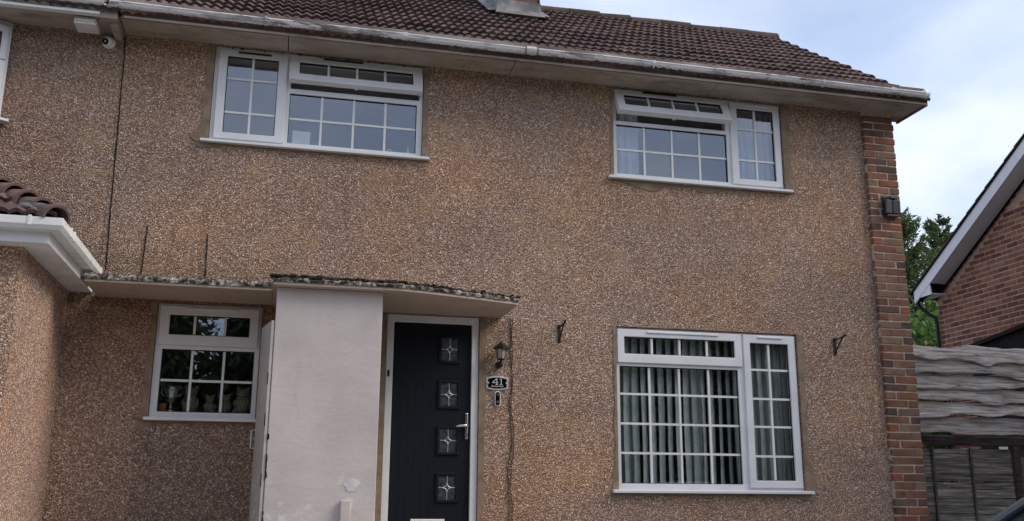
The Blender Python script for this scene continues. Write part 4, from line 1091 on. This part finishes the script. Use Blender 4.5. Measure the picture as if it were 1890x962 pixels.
while z > -0.02:
    hh = random.uniform(.075, .10); w2_ = 0.012
    for (xa, xb) in ((0.0, 0.53), (0.53, 0.985), (0.985, 1.52)):
        n = 10; vs = []; fs = []
        miss = (0.60 < z < 0.70)
        for i in range(n + 1):
            x = xa + (xb - xa) * i / n
            t = z + .006 * jag(x, 4, k * 1.3 + 40) - (0.03 if miss else 0); b = z - hh - .012 + .009 * jag(x, 3, k * 2.1)
            y = 0.01 + .003 * jag(x, 4, k)
            vs += [(x, y - .014, b), (x, y - .004, t), (x, y + .006, t), (x, y - .004, b)]
        for i in range(n):
            for q in range(4): fs.append((i * 4 + q, i * 4 + (q + 1) % 4, (i + 1) * 4 + (q + 1) % 4, (i + 1) * 4 + q))
        fs += [(3, 2, 1, 0), tuple(range(n * 4, n * 4 + 4))]
        MB().add(vs, fs).build('lath', 'wood_green' if z < .45 and random.random() < .6 else 'wood_dark', gate)
    z -= hh; k += 1
for xb, lean in ((0.50, 0.0), (0.985, 0.0)): MB().box((xb - .014, -0.030, -0.02), (xb + .014, -0.010, 1.0)).build('batten', 'wood_post', gate, bevel=.003)
MB().box((1.53, -0.045, -0.02), (1.60, 0.03, 1.015)).build('gate_post', 'wood_rail', gate, bevel=.004)
MB().box((1.63, 0.0, -0.02), (2.2, 0.03, 0.90)).build('plank', 'wood_post', gate, bevel=.004)
MB().box((2.21, 0.002, -0.02), (3.9, 0.03, 0.90)).build('plank', 'wood_post', gate, bevel=.004)
MB().box((1.36, -0.028, 0.985), (1.47, -0.012, 1.015)).build('paper_tag', 'card', gate)

# ------------------------------------------------------------------ fittings on the front wall
pl = thing('house_number_plaque', 'black house number plaque reading 41 with silver rim, beside the front door', 'sign', (1.958, 0, 1.473))
def barrel(w, hgt, bul, notch=0.0, n=8):
    pts = []
    for i in range(n + 1): x = -w + 2 * w * i / n; pts.append((x, hgt + bul * (1 - (x / w) ** 2)))
    for i in range(n + 1): x = w - 2 * w * i / n; pts.append((x, -hgt - bul * (1 - (x / w) ** 2)))
    return pts
MB().prism(barrel(.106, .05, .016), 'Y', -0.014, -0.001).build('rim', 'silver', pl, bevel=.003)
MB().prism(barrel(.09, .038, .014), 'Y', -0.0165, -0.0145).build('face', 'black_gloss', pl)
for sx in (-1, 1): MB().lathe([(.010, 0), (.008, .004)], (sx * .088, -0.0168, 0), 10, rot=Matrix.Rotation(R(90), 3, 'X')).build('screw', 'silver', pl)
dg = MB()
def bar(a, b, w):      # flat stroke of a digit
    a, b = Vector(a), Vector(b); d = (b - a).normalized(); n_ = Vector((-d.y, d.x)) * w / 2
    dg.prism([tuple(a + n_), tuple(b + n_), tuple(b - n_), tuple(a - n_)], 'Y', -0.0185, -0.017)
bar((-.005, -.014), (-.005, .044), .0065); bar((-.005, .044), (-.048, .004), .005); bar((-.050, .003), (.008, .003), .005); bar((-.018, -.0145), (.006, -.0145), .004)
bar((.036, -.014), (.036, .044), .0065); bar((.036, .042), (.022, .034), .005); bar((.023, -.0145), (.049, -.0145), .004)
dg.build('number', 'white_paint', pl)
fc = bpy.data.curves.new('street_name', 'FONT'); fc.body = 'Beckett Road'; fc.size = 0.021; fc.align_x = 'CENTER'; fc.extrude = 0.0004
fo = bpy.data.objects.new('tmp_text', fc); COL.objects.link(fo); bpy.context.view_layer.update()
tm = bpy.data.meshes.new_from_object(fo.evaluated_get(bpy.context.evaluated_depsgraph_get())); bpy.data.objects.remove(fo)
tm.materials.clear(); tm.materials.append(M['white_paint'])
to = link('street_name', tm, pl); to.location = (0, -0.0175, -0.036); to.rotation_euler = (R(90), 0, 0)

db = thing('video_doorbell', 'slim black doorbell with pale oval surround, directly under the number plaque', 'doorbell', (1.963, 0, 1.327))
def stadium(w, hgt, n=8):
    p = []
    for i in range(n + 1): t = math.pi * i / n; p.append((w * math.cos(t), hgt - w + w * math.sin(t)))
    for i in range(n + 1): t = math.pi + math.pi * i / n; p.append((w * math.cos(t), -hgt + w + w * math.sin(t)))
    return p
MB().prism(stadium(.029, .073), 'Y', -0.016, -0.001).build('surround', 'white_paint', db, bevel=.003)
MB().prism(stadium(.021, .064), 'Y', -0.021, -0.0165).build('face', 'black_gloss', db, bevel=.002)
MB().lathe([(.012, 0), (.012, .004), (.006, .006)], (0, -0.0212, .038), 14, rot=Matrix.Rotation(R(90), 3, 'X')).build('camera_lens', 'grey_plastic', db)
MB().lathe([(.014, 0), (.013, .003)], (0, -0.0212, -.03), 14, rot=Matrix.Rotation(R(90), 3, 'X')).build('push_button', 'grey_plastic', db)

wl = thing('wall_lantern', 'small black carriage lantern with amber glass, above the number plaque', 'lantern', (1.972, 0, 1.73))
MB().lathe([(.03, 0), (.034, .01), (.03, .05), (.022, .058)], (0, -0.0, -.085), 12, rot=Matrix.Rotation(R(90), 3, 'X')).build('wall_mount', 'black_metal', wl, smooth=True)
MB().tube([(0, -.05, -.085), (0, -.085, -.085), (0, -.10, -.07), (0, -.10, -.045)], .010, 8).build('arm', 'black_metal', wl)
MB().lathe([(.03, -.05), (.036, -.042), (.036, -.036)], (0, -.10, 0), 6).build('lantern_base', 'black_metal', wl)
for k in range(6):
    a0, a1 = 2 * math.pi * (k + .5) / 6, 2 * math.pi * (k + 1.5) / 6
    q = lambda r, a, z: Vector((r * math.cos(a), -.10 + r * math.sin(a), z))
    i0, i1 = a0 + .09, a1 - .09
    MB().add([q(.033, i0, -.035), q(.033, i1, -.035), q(.050, i1, .05), q(.050, i0, .05), q(.030, i0, -.035), q(.030, i1, -.035), q(.047, i1, .05), q(.047, i0, .05)],
             [(0, 1, 2, 3), (7, 6, 5, 4), (0, 4, 5, 1), (1, 5, 6, 2), (2, 6, 7, 3), (3, 7, 4, 0)]).build('lantern_pane', 'lamp_glass', wl)
    MB().tube([q(.034, a0, -.036), q(.052, a0, .052)], .004, 6).build('lantern_bar', 'black_metal', wl)
MB().lathe([(.054, .05), (.082, .052), (.082, .064), (.055, .085), (.022, .105), (.008, .125), (.004, .135)], (0, -.10, 0), 6).build('lantern_cap', 'black_metal', wl)

def basket_bracket(x, label):
    b = thing('basket_bracket', label, 'bracket', (x, 0, 1.97), 'iron hanging basket brackets on the wall')
    MB().box((-.014, -.012, -.09), (.014, -.001, .09)).build('back_bar', 'black_metal', b, bevel=.002)
    MB().tube([(0, -.006, .062), (0, -.10, .066), (0, -.19, .078), (0, -.215, .095), (0, -.222, .082)], .0085, 7).build('arm', 'black_metal', b)
    MB().tube([(0, -.006, -.072), (0, -.06, -.02), (0, -.12, .035), (0, -.17, .07)], .008, 7).build('brace', 'black_metal', b)
    MB().ball((0, -.205, .083), .013, 8, 6).build('hook_ball', 'black_metal', b)
    for z in (-.07, .07): MB().ball((0, -.012, z), .007, 7, 5).build('screw', 'black_metal', b)
basket_bracket(2.568, 'black iron hanging basket bracket between the front door and the big window')
basket_bracket(5.535, 'black iron hanging basket bracket between the big window and the brick pier')

scam = thing('security_camera', 'white round turret security camera under the eaves at the party wall', 'camera', (-1.77, 0, 4.515))
Rc = Matrix.Rotation(R(90), 3, 'X')
MB().lathe([(.058, 0), (.060, .012), (.052, .03), (.04, .034)], (0, 0, 0), 24, rot=Rc).build('base', 'white_paint', scam, smooth=True)
MB().ball((-.004, -.048, -.004), .047, 20, 14).build('ball', 'white_paint', scam, smooth=True)
Rl = Matrix.Rotation(R(-24), 3, 'Z') @ Matrix.Rotation(R(112), 3, 'X')
MB().lathe([(.031, 0), (.031, .006), (.027, .008)], Vector((-.004, -.048, -.004)) + Rl @ Vector((0, 0, .038)), 20, rot=Rl).build('lens', 'black_gloss', scam)

fldl = thing('twin_security_light', 'dark grey twin-panel security light fixed on the brick pier', 'light', (6.285, -0.055, 3.51))
MB().box((-.085, -.03, -.11), (.085, 0, .115)).build('back_box', 'black_metal', fldl, bevel=.006)
for sx in (-1, 1):
    T = Matrix.Translation((sx * .047, -.062, -.004)) @ Matrix.Rotation(sx * R(-9), 4, 'Z') @ Matrix.Rotation(R(4), 4, 'X')
    MB().box((-.042, -.012, -.082), (.042, .012, .07)).xf(T).build('light_panel', 'grey_plastic', fldl, bevel=.008)
    MB().tube([(sx * .03, -.02, .085), (sx * .045, -.06, .085)], .014, 8).build('hinge_knuckle', 'black_metal', fldl)
MB().lathe([(.022, 0), (.022, .02), (.012, .034)], (0, -.03, .098), 12, rot=Rc).build('sensor', 'grey_plastic', fldl, smooth=True)
MB().box((-.07, -.07, -.118), (.07, -.02, -.098)).build('lower_bar', 'grey_plastic', fldl, bevel=.006)
MB().ball((-.2, 0.0, 0.085), .008, 8, 6).build('fixing_cap', 'white_paint', fldl)

cab = thing('wall_cable', 'thin dark cable hanging down the wall right of the door plaque', 'cable', (2.09, 0, 0))
for k, dx in enumerate((0.0, 0.016)):
    pts = []
    for i in range(40):
        z = 2.10 - 2.1 * i / 39
        pts.append((dx * (1 if z > 1.3 else .5) + .03 * jag(z, 2.2, k) + .014 * jag(z, 6, k) - .02 * max(0, .9 - z) * .6, -0.008, z))
    MB().tube(pts, .0036, 6).build('strand', 'cable', cab)
jb = thing('junction_box', 'small white box and cable fixed under the left soffit above the camera', 'box', (-1.93, -0.2, 4.6))
MB().box((-.10, -.10, -.055), (.09, .10, .012)).build('case', 'gutter_clean', jb, bevel=.008)
MB().box((-.09, -.115, -.035), (.08, -.10, -.01)).build('lid_lip', 'white_paint', jb, bevel=.004)
MB().tube([(.09, -.05, .0), (.14, -.09, .01), (.18, -.14, .012), (.10, -.19, .03), (-.2, -.2, .03)], .006, 7).build('lead_wire', 'white_paint', jb, smooth=True)

# ------------------------------------------------------------------ things behind the glass
def pleats(x0, x1, z0, z1, y, amp, wl_, seed, taper=0.0):
    n = 60; m = 10; vs = []; fs = []
    for j in range(m + 1):
        t = j / m; z = z1 + (z0 - z1) * t
        for i in range(n + 1):
            s = i / n; x = x0 + (x1 - x0) * (s + taper * (s - (0 if taper > 0 else 1)) * t * .5)
            a = amp * math.sin(2 * math.pi * (x0 + (x1 - x0) * s) / wl_ + 1.2 * jag(s * 5, 1, seed)) * (1 + .4 * jag(s * 9, 1, seed + 2))
            vs.append((x, y + a, z))
    for j in range(m):
        for i in range(n): fs.append((j * (n + 1) + i, j * (n + 1) + i + 1, (j + 1) * (n + 1) + i + 1, (j + 1) * (n + 1) + i))
    return MB().add(vs, fs)
def curtain(name, label, mat, *a, **k):
    o = pleats(*a, **k).build(name, mat, None, smooth=True); s = o.modifiers.new('thick', 'SOLIDIFY'); s.thickness = .003
    return tag(o, label, 'curtain')
vb = thing('vertical_blind', 'pale grey vertical blind with open slats behind the big ground-floor window', 'blind', (3.15, 0.155, 2.02))
MB().box((0.02, -.02, -.03), (1.93, .02, .0)).build('head_rail', 'ceiling', vb)
for i in range(21):
    x = .06 + i * .0905; a = R(35 + random.uniform(-9, 9)); w = .044
    vs = []
    for j in range(7):
        z = -.03 - 1.46 * j / 6; tw = a + R(2) * j * random.uniform(-.5, .5)
        c, s_ = math.cos(tw) * w, math.sin(tw) * w; sw = .004 * math.sin(j + i)
        vs += [(x - c + sw, -s_, z), (x + c + sw, s_, z), (x + c + sw, s_ + .002, z), (x - c + sw, -s_ + .002, z)]
    fs = [(j * 4 + q, j * 4 + (q + 1) % 4, (j + 1) * 4 + (q + 1) % 4, (j + 1) * 4 + q) for j in range(6) for q in range(4)]
    fs += [(0, 1, 2, 3), (27, 26, 25, 24)]
    MB().add(vs, fs).build('slat', 'blind', vb)
curtain('lounge_curtain', 'sheer grey curtain at the left side of the big ground-floor window', 'curtain', 3.17, 3.46, .35, 2.05, .26, .022, .085, 1)
curtain('lounge_curtain', 'sheer grey curtain filling the right light of the big ground-floor window', 'curtain', 4.72, 5.09, .35, 2.05, .25, .022, .08, 2)
curtain('lounge_curtain', 'sheer grey curtain gathered near the middle of the big ground-floor window', 'curtain', 4.02, 4.16, .35, 2.05, .27, .02, .06, 3)
curtain('bedroom_curtain', 'white net curtain at the left edge of the right upper window', 'net', 3.18, 3.50, 3.5, 4.56, .2, .02, .09, 4)
curtain('bedroom_curtain', 'white net curtain in the right light of the right upper window', 'net', 4.62, 5.07, 3.5, 4.56, .2, .022, .08, 5)

def bear(x, s, label, turn=0.0):
    o = thing('bear_ornament', label, 'ornament', (x, 0.22, WIN4[2] + .05), 'bear ornaments on the small window board', turn)
    b = MB()
    b.ball((0, 0, .075 * s), (.058 * s, .05 * s, .075 * s)); b.ball((0, -.005 * s, .185 * s), (.058 * s, .05 * s, .052 * s))
    b.ball((0, -.045 * s, .172 * s), (.026 * s, .026 * s, .022 * s))
    for k in (-1, 1):
        b.ball((k * .045 * s, 0, .232 * s), (.021 * s, .014 * s, .022 * s)); b.ball((k * .058 * s, -.015 * s, .09 * s), (.022 * s, .025 * s, .045 * s)); b.ball((k * .038 * s, -.055 * s, .022 * s), (.027 * s, .04 * s, .024 * s))
    bo = b.build('body', 'plush', o); rm = bo.modifiers.new('rm', 'REMESH'); rm.mode = 'VOXEL'; rm.voxel_size = .007; rm.use_smooth_shade = True
    j = MB().lathe([(.055 * s, .012 * s), (.066 * s, .05 * s), (.063 * s, .09 * s), (.05 * s, .125 * s), (.044 * s, .14 * s), (.04 * s, .135 * s)], (0, 0, 0), 20); j.build('jumper', 'jumper', o, smooth=True)
    MB().lathe([(.046 * s, .13 * s), (.058 * s, .136 * s), (.056 * s, .15 * s), (.045 * s, .152 * s)], (0, 0, 0), 18).build('collar', 'plush', o, smooth=True)
bear(-.80, .98, 'tall bear ornament in striped jumper beside the trophy in the small window')
bear(-.635, .68, 'small bear ornament third from the right end of the small window board', .2)
bear(-.50, .74, 'small bear ornament with pale collar, second from the right in the small window', -.2)
bear(-.355, .98, 'tall bear ornament at the right end of the small window board', -.4)
tr = thing('trophy_cup', 'silver two-handled trophy cup at the left of the small window', 'trophy', (-.965, .20, WIN4[2] + .05))
MB().lathe([(.035, 0), (.035, .02), (.016, .03), (.011, .06), (.016, .072), (.01, .085), (.03, .10), (.055, .14), (.064, .20), (.066, .235), (.060, .235)], (0, 0, 0), 20).build('cup', 'trophy', tr, smooth=True)
for k in (-1, 1): MB().tube([(k * .055, 0, .14), (k * .085, 0, .17), (k * .09, 0, .21), (k * .07, 0, .245), (k * .064, 0, .215)], .005, 7).build('handle', 'trophy', tr, smooth=True)
pot = tag(MB().lathe([(.034, 0), (.036, .005), (.039, .075), (.037, .08), (.032, .078)], (0, 0, 0), 18).build('orange_candle_pot', 'terracotta', None, smooth=True), 'small orange pot in the bottom left corner of the small window', 'pot'); pot.location = (-1.035, .2, WIN4[2] + .05)
# upper window board and its clutter
MB().box((WIN1[0], .102, WIN1[2] + .01), (WIN1[1], .34, WIN1[2] + .035)).build('window_board', 'ceiling', w1)
zb1 = WIN1[2] + .036
def mug(x, s, label):
    o = thing('mug', label, 'mug', (x, .22, zb1), 'blue mugs on the upper window board')
    MB().lathe([(.036 * s, 0), (.04 * s, .01 * s), (.042 * s, .1 * s), (.038 * s, .1 * s), (.036 * s, .02 * s)], (0, 0, 0), 16).build('cup', 'blue', o, smooth=True)
    MB().tube([(.04 * s, 0, .08 * s), (.066 * s, 0, .075 * s), (.068 * s, 0, .035 * s), (.04 * s, 0, .025 * s)], .006 * s, 7).build('handle', 'blue', o, smooth=True)
mug(-.62, 1.0, 'blue mug, leftmost in the left light of the wide upper window'); mug(-.52, 1.15, 'larger blue mug, second from the left in the wide upper window'); mug(-.35, 1.0, 'blue mug right of the bar in the left light of the wide upper window')
def boxy(name, label, cat, x, w, d, hh, mat, rz=0.0):
    o = thing(name, label, cat, (x, .22, zb1), None, rz)
    MB().box((-w / 2, -d / 2, 0), (w / 2, d / 2, hh)).build('box', mat, o, bevel=.004); MB().box((-w / 2 - .002, -d / 2 - .002, hh * .82), (w / 2 + .002, d / 2 + .002, hh + .003)).build('lid', mat, o, bevel=.004)
boxy('white_box', 'white square box in the middle of the wide upper window', 'box', .02, .17, .08, .19, 'card', .1)
boxy('slate_box', 'small slate blue box beside the white box in the wide upper window', 'box', .16, .07, .06, .11, 'navy')
boxy('pink_box', 'small pink box at the right of the wide upper window', 'box', .88, .05, .05, .09, 'pink', .3)
pb = MB()
for i in range(5): pb.box((-.12 + .01 * i, -.09, .006 * i), (.13 - .012 * i, .08, .006 * i + .005))
pp = tag(pb.build('paper_pile', 'card'), 'low pile of papers right of centre in the wide upper window', 'papers'); pp.location = (.52, .22, zb1); pp.rotation_euler = (0, 0, .2)
bt = thing('slim_bottle', 'slim white bottle at the right end of the wide upper window', 'bottle', (1.07, .22, zb1))
MB().lathe([(.018, 0), (.02, .01), (.02, .08), (.008, .1), (.008, .12)], n=14).build('bottle_body', 'card', bt, smooth=True); MB().lathe([(.010, .12), (.010, .14), (.006, .142)], n=12).build('cap', 'card', bt)

# ------------------------------------------------------------------ trees
def leaf_cloud(pts, sizes, nrm=None, jit=0.8, aspect=0.55):
    n = len(pts); a = RNG.normal(size=(n, 3)); a /= np.linalg.norm(a, axis=1)[:, None]
    b = RNG.normal(size=(n, 3)); b -= (b * a).sum(1)[:, None] * a; b /= np.linalg.norm(b, axis=1)[:, None]
    s = sizes[:, None]
    v = np.stack([pts - a * s, pts + b * s * aspect, pts + a * s, pts - b * s * aspect], 1).reshape(-1, 3)
    f = np.arange(4 * n).reshape(n, 4); return v, f
def np_obj(name, v, f, mat, parent):
    me = bpy.data.meshes.new(name); me.from_pydata(v.tolist(), [], f.tolist()); me.materials.append(M[mat]); return link(name, me, parent)
def crown_points(n, c, rad, clumps, seed):
    rg = np.random.default_rng(seed)
    d = rg.normal(size=(clumps, 3)); d /= np.linalg.norm(d, axis=1)[:, None]
    cc = d * (rg.uniform(.35, 1.0, size=(clumps, 1)) ** .6) * np.array(rad) + np.array(c)
    k = rg.integers(0, clumps, n); r = rg.normal(size=(n, 3)) * np.array(rad) * .17
    return cc[k] + r, cc
def broad_tree(name, label, x, y, zg, hgt, rad, mat, n, leaf, group, seed, clumps=46):
    t = thing(name, label, 'tree', (x, y, zg), group)
    c = (0, 0, hgt - rad[2])
    p, cc = crown_points(n, c, rad, clumps, seed)
    v, f = leaf_cloud(p, RNG.uniform(.6, 1.2, n) * leaf); np_obj('crown', v, f, mat, t)
    tr_ = MB(); tr_.tube([(0, 0, -.1), (.05, 0, hgt * .2), (0, .05, hgt * .45), (0, 0, hgt * .72)], [.2 * hgt / 8, .16 * hgt / 8, .12 * hgt / 8, .04 * hgt / 8], 9)
    for q in cc[:14]: 
        s_ = Vector((0, 0, hgt * random.uniform(.22, .5))); tr_.tube([s_, (s_ + Vector(q)) / 2 + Vector((0, 0, .2)), Vector(q)], [.07 * hgt / 8, .045 * hgt / 8, .015], 6)
    tr_.build('trunk', 'bark', t); return t
def conifer(name, label, x, y, zg, hgt, rad, seed, n=260):
    t = thing(name, label, 'tree', (x, y, zg), 'conifers behind the fence')
    rg = random.Random(seed); P = []; S = []; st_ = MB(); st_.tube([(0, 0, -.1), (0, 0, hgt * .5), (.03, .02, hgt * .97)], [.16, .10, .015], 8)
    for i in range(n):
        h0 = hgt * (0.10 + 0.88 * (i / n)); rr = rad * (1 - (h0 / hgt)) ** .75 * rg.uniform(.6, 1.15) + .12
        az = rg.uniform(0, 6.283); dr = Vector((math.cos(az), math.sin(az), 0))
        base = Vector((0, 0, h0)); tip = base + dr * rr + Vector((0, 0, rr * rg.uniform(.5, 1.2)))
        if i % 3 == 0: st_.tube([base, tip], [.018, .005], 5)
        side = dr.cross(Vector((0, 0, 1)))
        for j in range(9):                       # flat fern-like sprays: twigs leave the branch on both sides
            s0 = .2 + .8 * j / 8; o0 = base.lerp(tip, s0) + Vector((0, 0, .10 * rr * s0 * s0))
            for sg in (-1, 1):
                tl = rr * (1.08 - s0) * rg.uniform(.35, .6) + .06
                td = (dr * .55 + side * sg * rg.uniform(.5, .9) + Vector((0, 0, rg.uniform(.1, .7)))).normalized()
                m_ = max(3, int(tl / .045))
                for q in range(m_):
                    e = q / m_; P.append(o0 + td * tl * e + Vector((rg.gauss(0, .012), rg.gauss(0, .012), -.05 * e * e + rg.gauss(0, .012))))
                    S.append(td + Vector((rg.gauss(0, .45), rg.gauss(0, .45), rg.gauss(.05, .35))))
    P = np.array([tuple(p) for p in P]); D = np.array([tuple(s) for s in S]); D /= np.linalg.norm(D, axis=1)[:, None]
    nn = len(P); b = np.random.default_rng(seed).normal(size=(nn, 3)); b -= (b * D).sum(1)[:, None] * D; b /= np.linalg.norm(b, axis=1)[:, None]
    L = np.random.default_rng(seed + 1).uniform(.035, .085, (nn, 1))
    v = np.stack([P - D * L, P + b * L * .24, P + D * L, P - b * L * .24], 1).reshape(-1, 3)
    np_obj('crown', v, np.arange(4 * nn).reshape(nn, 4), 'conifer', t); st_.build('trunk', 'bark', t); return t
conifer('conifer_tree', 'feathery green conifer rising behind the fence, beside the security light', 12.95, 9.1, -.06, 6.55, 1.9, 3, 300)
conifer('conifer_tree', 'feathery conifer tip nearer the gable, right of the taller one', 14.35, 9.6, -.06, 6.75, 1.35, 5, 240)
broad_tree('leafy_shrub', 'bright green leafy shrub between the brick pier and the downpipe', 11.55, 7.3, -.06, 4.15, (1.25, 1.0, 1.9), 'leaf', 9000, .075, 'trees behind the fence', 11)
broad_tree('dark_leafy_tree', 'dark leafy tree behind the bright shrub, under the white bargeboard', 15.6, 11.5, -.06, 4.9, (2.2, 1.6, 2.2), 'leaf_dark', 7000, .1, 'trees behind the fence', 12)
# across the road: what the windows mirror
TX = [(-25, 9.5), (-16.5, 10.6), (-8.4, 10.2), (2.1, 9.8), (9.5, 10.8), (16.5, 11.4), (24, 11.0), (32, 10.4)]
for i, (x, hh) in enumerate(TX):
    broad_tree('roadside_tree', 'dark leafy tree across the road, seen only mirrored in the ground-floor glass', x, -35 + random.uniform(-2, 2), -1.25, hh + 1.2, (4.5, 3.6, 4.7), 'leaf_dark', 30000, .22, 'trees across the road', 30 + i, 85)
hdg = RNG.uniform(0, 1, (90000, 3)) * np.array([100, 2.0, 7.3]) + np.array([-45, -39, -1.25])  # unseen hedge, added this tall to keep sky out of the lower reflections
v, f = leaf_cloud(hdg, RNG.uniform(.2, .42, len(hdg))); hd2 = np_obj('reflection_filler_hedge', v, f, 'leaf_dark', None); tag(hd2, 'unseen dark hedge added across the road to darken the window reflections', 'hedge')

# ------------------------------------------------------------------ parked car (only the corner of its screen shows)
car = thing('parked_car', 'dark grey parked car, only its windscreen pillar and side glass in the bottom right corner', 'car', (3.26, -4.2, -0.80))
HW = 0.86
def loft(secs, nm, mat, smooth=False, bevel=0.0):
    n = len(secs[0]); vs = [p for s in secs for p in s]; fs = []
    for i in range(len(secs) - 1):
        for k in range(n): fs.append((i * n + k, i * n + (k + 1) % n, (i + 1) * n + (k + 1) % n, (i + 1) * n + k))
    fs += [tuple(range(n))[::-1], tuple(range((len(secs) - 1) * n, len(secs) * n))]
    return MB().add(vs, fs).build(nm, mat, car, smooth=smooth, bevel=bevel)
prof = [(0.0, .30, .52, .62), (.06, .22, .66, .72), (.35, .20, .78, .82), (.90, .20, .93, .86), (1.2, .20, .96, .86), (2.3, .20, .97, .86), (3.3, .20, .97, .86), (3.85, .22, .95, .83), (4.0, .32, .85, .76)]
secs = []
for x, zl, zt, w in prof:
    secs.append([(x, -w * .9, zl), (x, -w, zl + .18), (x, -w, zt - .16), (x, -w * .93, zt - .02), (x, -w * .6, zt), (x, w * .6, zt), (x, w * .93, zt - .02), (x, w, zt - .16), (x, w, zl + .18), (x, w * .9, zl)])
loft(secs, 'body', 'car_paint', bevel=.02)
# greenhouse: roof and pillars
def gy_(z): return HW * .93 - (z - .95) * .30
gp_ = {'A0': (.95, .955), 'A1': (1.72, 1.40), 'R1': (3.05, 1.42), 'C1': (3.55, 1.28), 'C0': (3.86, .955)}
rf = []
for x, z in ((1.68, 1.385), (1.80, 1.425), (2.4, 1.455), (3.0, 1.435), (3.55, 1.36)):
    w = gy_(z); rf.append([(x, -w, z - .03), (x, -w * .8, z), (x, 0, z + .012), (x, w * .8, z), (x, w, z - .03), (x, w - .05, z - .05), (x, 0, z - .02), (x, -w + .05, z - .05)])
loft(rf, 'roof_panel', 'car_paint')
for s in (-1, 1):
    def bar3(p, q, r, nm, mat='car_paint'):
        MB().tube([(p[0], s * (gy_(p[1]) - .012), p[1]), ((p[0] + q[0]) / 2, s * (gy_((p[1] + q[1]) / 2) - .006), (p[1] + q[1]) / 2 + .012), (q[0], s * (gy_(q[1]) - .012), q[1])], r, 8).build(nm, mat, car)
    bar3((.93, .945), (1.74, 1.41), .030, 'pillar'); bar3((2.42, .95), (2.46, 1.43), .028, 'pillar', 'black_metal'); bar3((3.90, .95), (3.55, 1.35), .06, 'pillar')
    bar3((1.04, .955), (1.775, 1.385), .014, 'window_trim', 'seal')
    gl = lambda pts, nm: MB().add([(x, s * (gy_(z) - .014), z) for x, z in pts] + [(x, s * (gy_(z) - .019), z) for x, z in pts], [tuple(range(len(pts))), tuple(range(len(pts), 2 * len(pts)))[::-1]] + [(i, (i + 1) % len(pts), len(pts) + (i + 1) % len(pts), len(pts) + i) for i in range(len(pts))]).build(nm, 'car_glass', car)
    gl([(1.06, .95), (2.40, .96), (2.44, 1.41), (1.78, 1.385)], 'side_window'); gl([(2.45, .96), (3.80, .96), (3.50, 1.34), (2.48, 1.415)], 'side_window')
    MB().ball((1.22, s * (HW + .07), 1.0), (.07, .10, .06), 12, 8).build('wing_mirror', 'car_paint', car, smooth=True)
    for xw in (.72, 3.22):
        ty = MB().lathe([(.20, -.09), (.30, -.10), (.315, -.07), (.315, .07), (.30, .10), (.20, .09)], (xw, s * .78, .315), 28, rot=Matrix.Rotation(R(90), 3, 'X')).build('wheel', 'rubber', car)
        MB().lathe([(.20, -.02), (.19, .085), (.06, .07), (.05, .09), (.01, .09)], (xw, s * .78, .315), 20, rot=Matrix.Rotation(R(90) * s * 1, 3, 'X')).build('rim', 'silver', ty)
    MB().ball((.10, s * .60, .66), (.09, .14, .06), 12, 8).build('headlight', 'headlight', car, smooth=True)
    MB().ball((3.93, s * .66, .82), (.06, .10, .10), 12, 8).build('tail_light', 'tail', car, smooth=True)
    for xd in (2.2, 3.0): MB().box((xd, s * HW - .01 * s, .86), (xd + .16, s * (HW + .03), .885)).build('door_handle', 'car_paint', car, bevel=.006)
wsw = gy_(.95) - .03; wsw2 = gy_(1.39) - .03
MB().add([(.98, -wsw, .955), (.98, wsw, .955), (1.70, wsw2, 1.385), (1.70, -wsw2, 1.385), (.985, -wsw, .95), (.985, wsw, .95), (1.705, wsw2, 1.38), (1.705, -wsw2, 1.38)], [(0, 1, 2, 3), (7, 6, 5, 4), (0, 4, 5, 1), (1, 5, 6, 2), (2, 6, 7, 3), (3, 7, 4, 0)]).build('windscreen', 'car_glass', car)
MB().add([(3.88, -.70, .96), (3.88, .70, .96), (3.56, .62, 1.35), (3.56, -.62, 1.35), (3.875, -.70, .95), (3.875, .70, .95), (3.555, .62, 1.34), (3.555, -.62, 1.34)], [(0, 1, 2, 3), (7, 6, 5, 4), (0, 4, 5, 1), (1, 5, 6, 2), (2, 6, 7, 3), (3, 7, 4, 0)]).build('rear_window', 'car_glass', car)
for s in (-1, 1):
    MB().box((1.9, s * .38 - .22, .5), (2.0, s * .38 + .22, 1.12)).build('front_seat', 'grey_plastic', car, bevel=.04)
MB().box((3.0, -.6, .5), (3.12, .6, 1.08)).build('rear_seat', 'grey_plastic', car, bevel=.04)
MB().tube([(1.52 + .05 * math.sin(t), -.38 + .17 * math.cos(t), .98 + .16 * math.sin(t)) for t in [i * 2 * math.pi / 20 for i in range(21)]], .014, 7).build('steering_wheel', 'black_metal', car)
MB().box((-.02, -.26, .38), (.03, .26, .48)).build('number_plate', 'card', car, bevel=.004)
MB().box((-.03, -.45, .50), (.04, .45, .60)).build('grille', 'black_metal', car, bevel=.01)
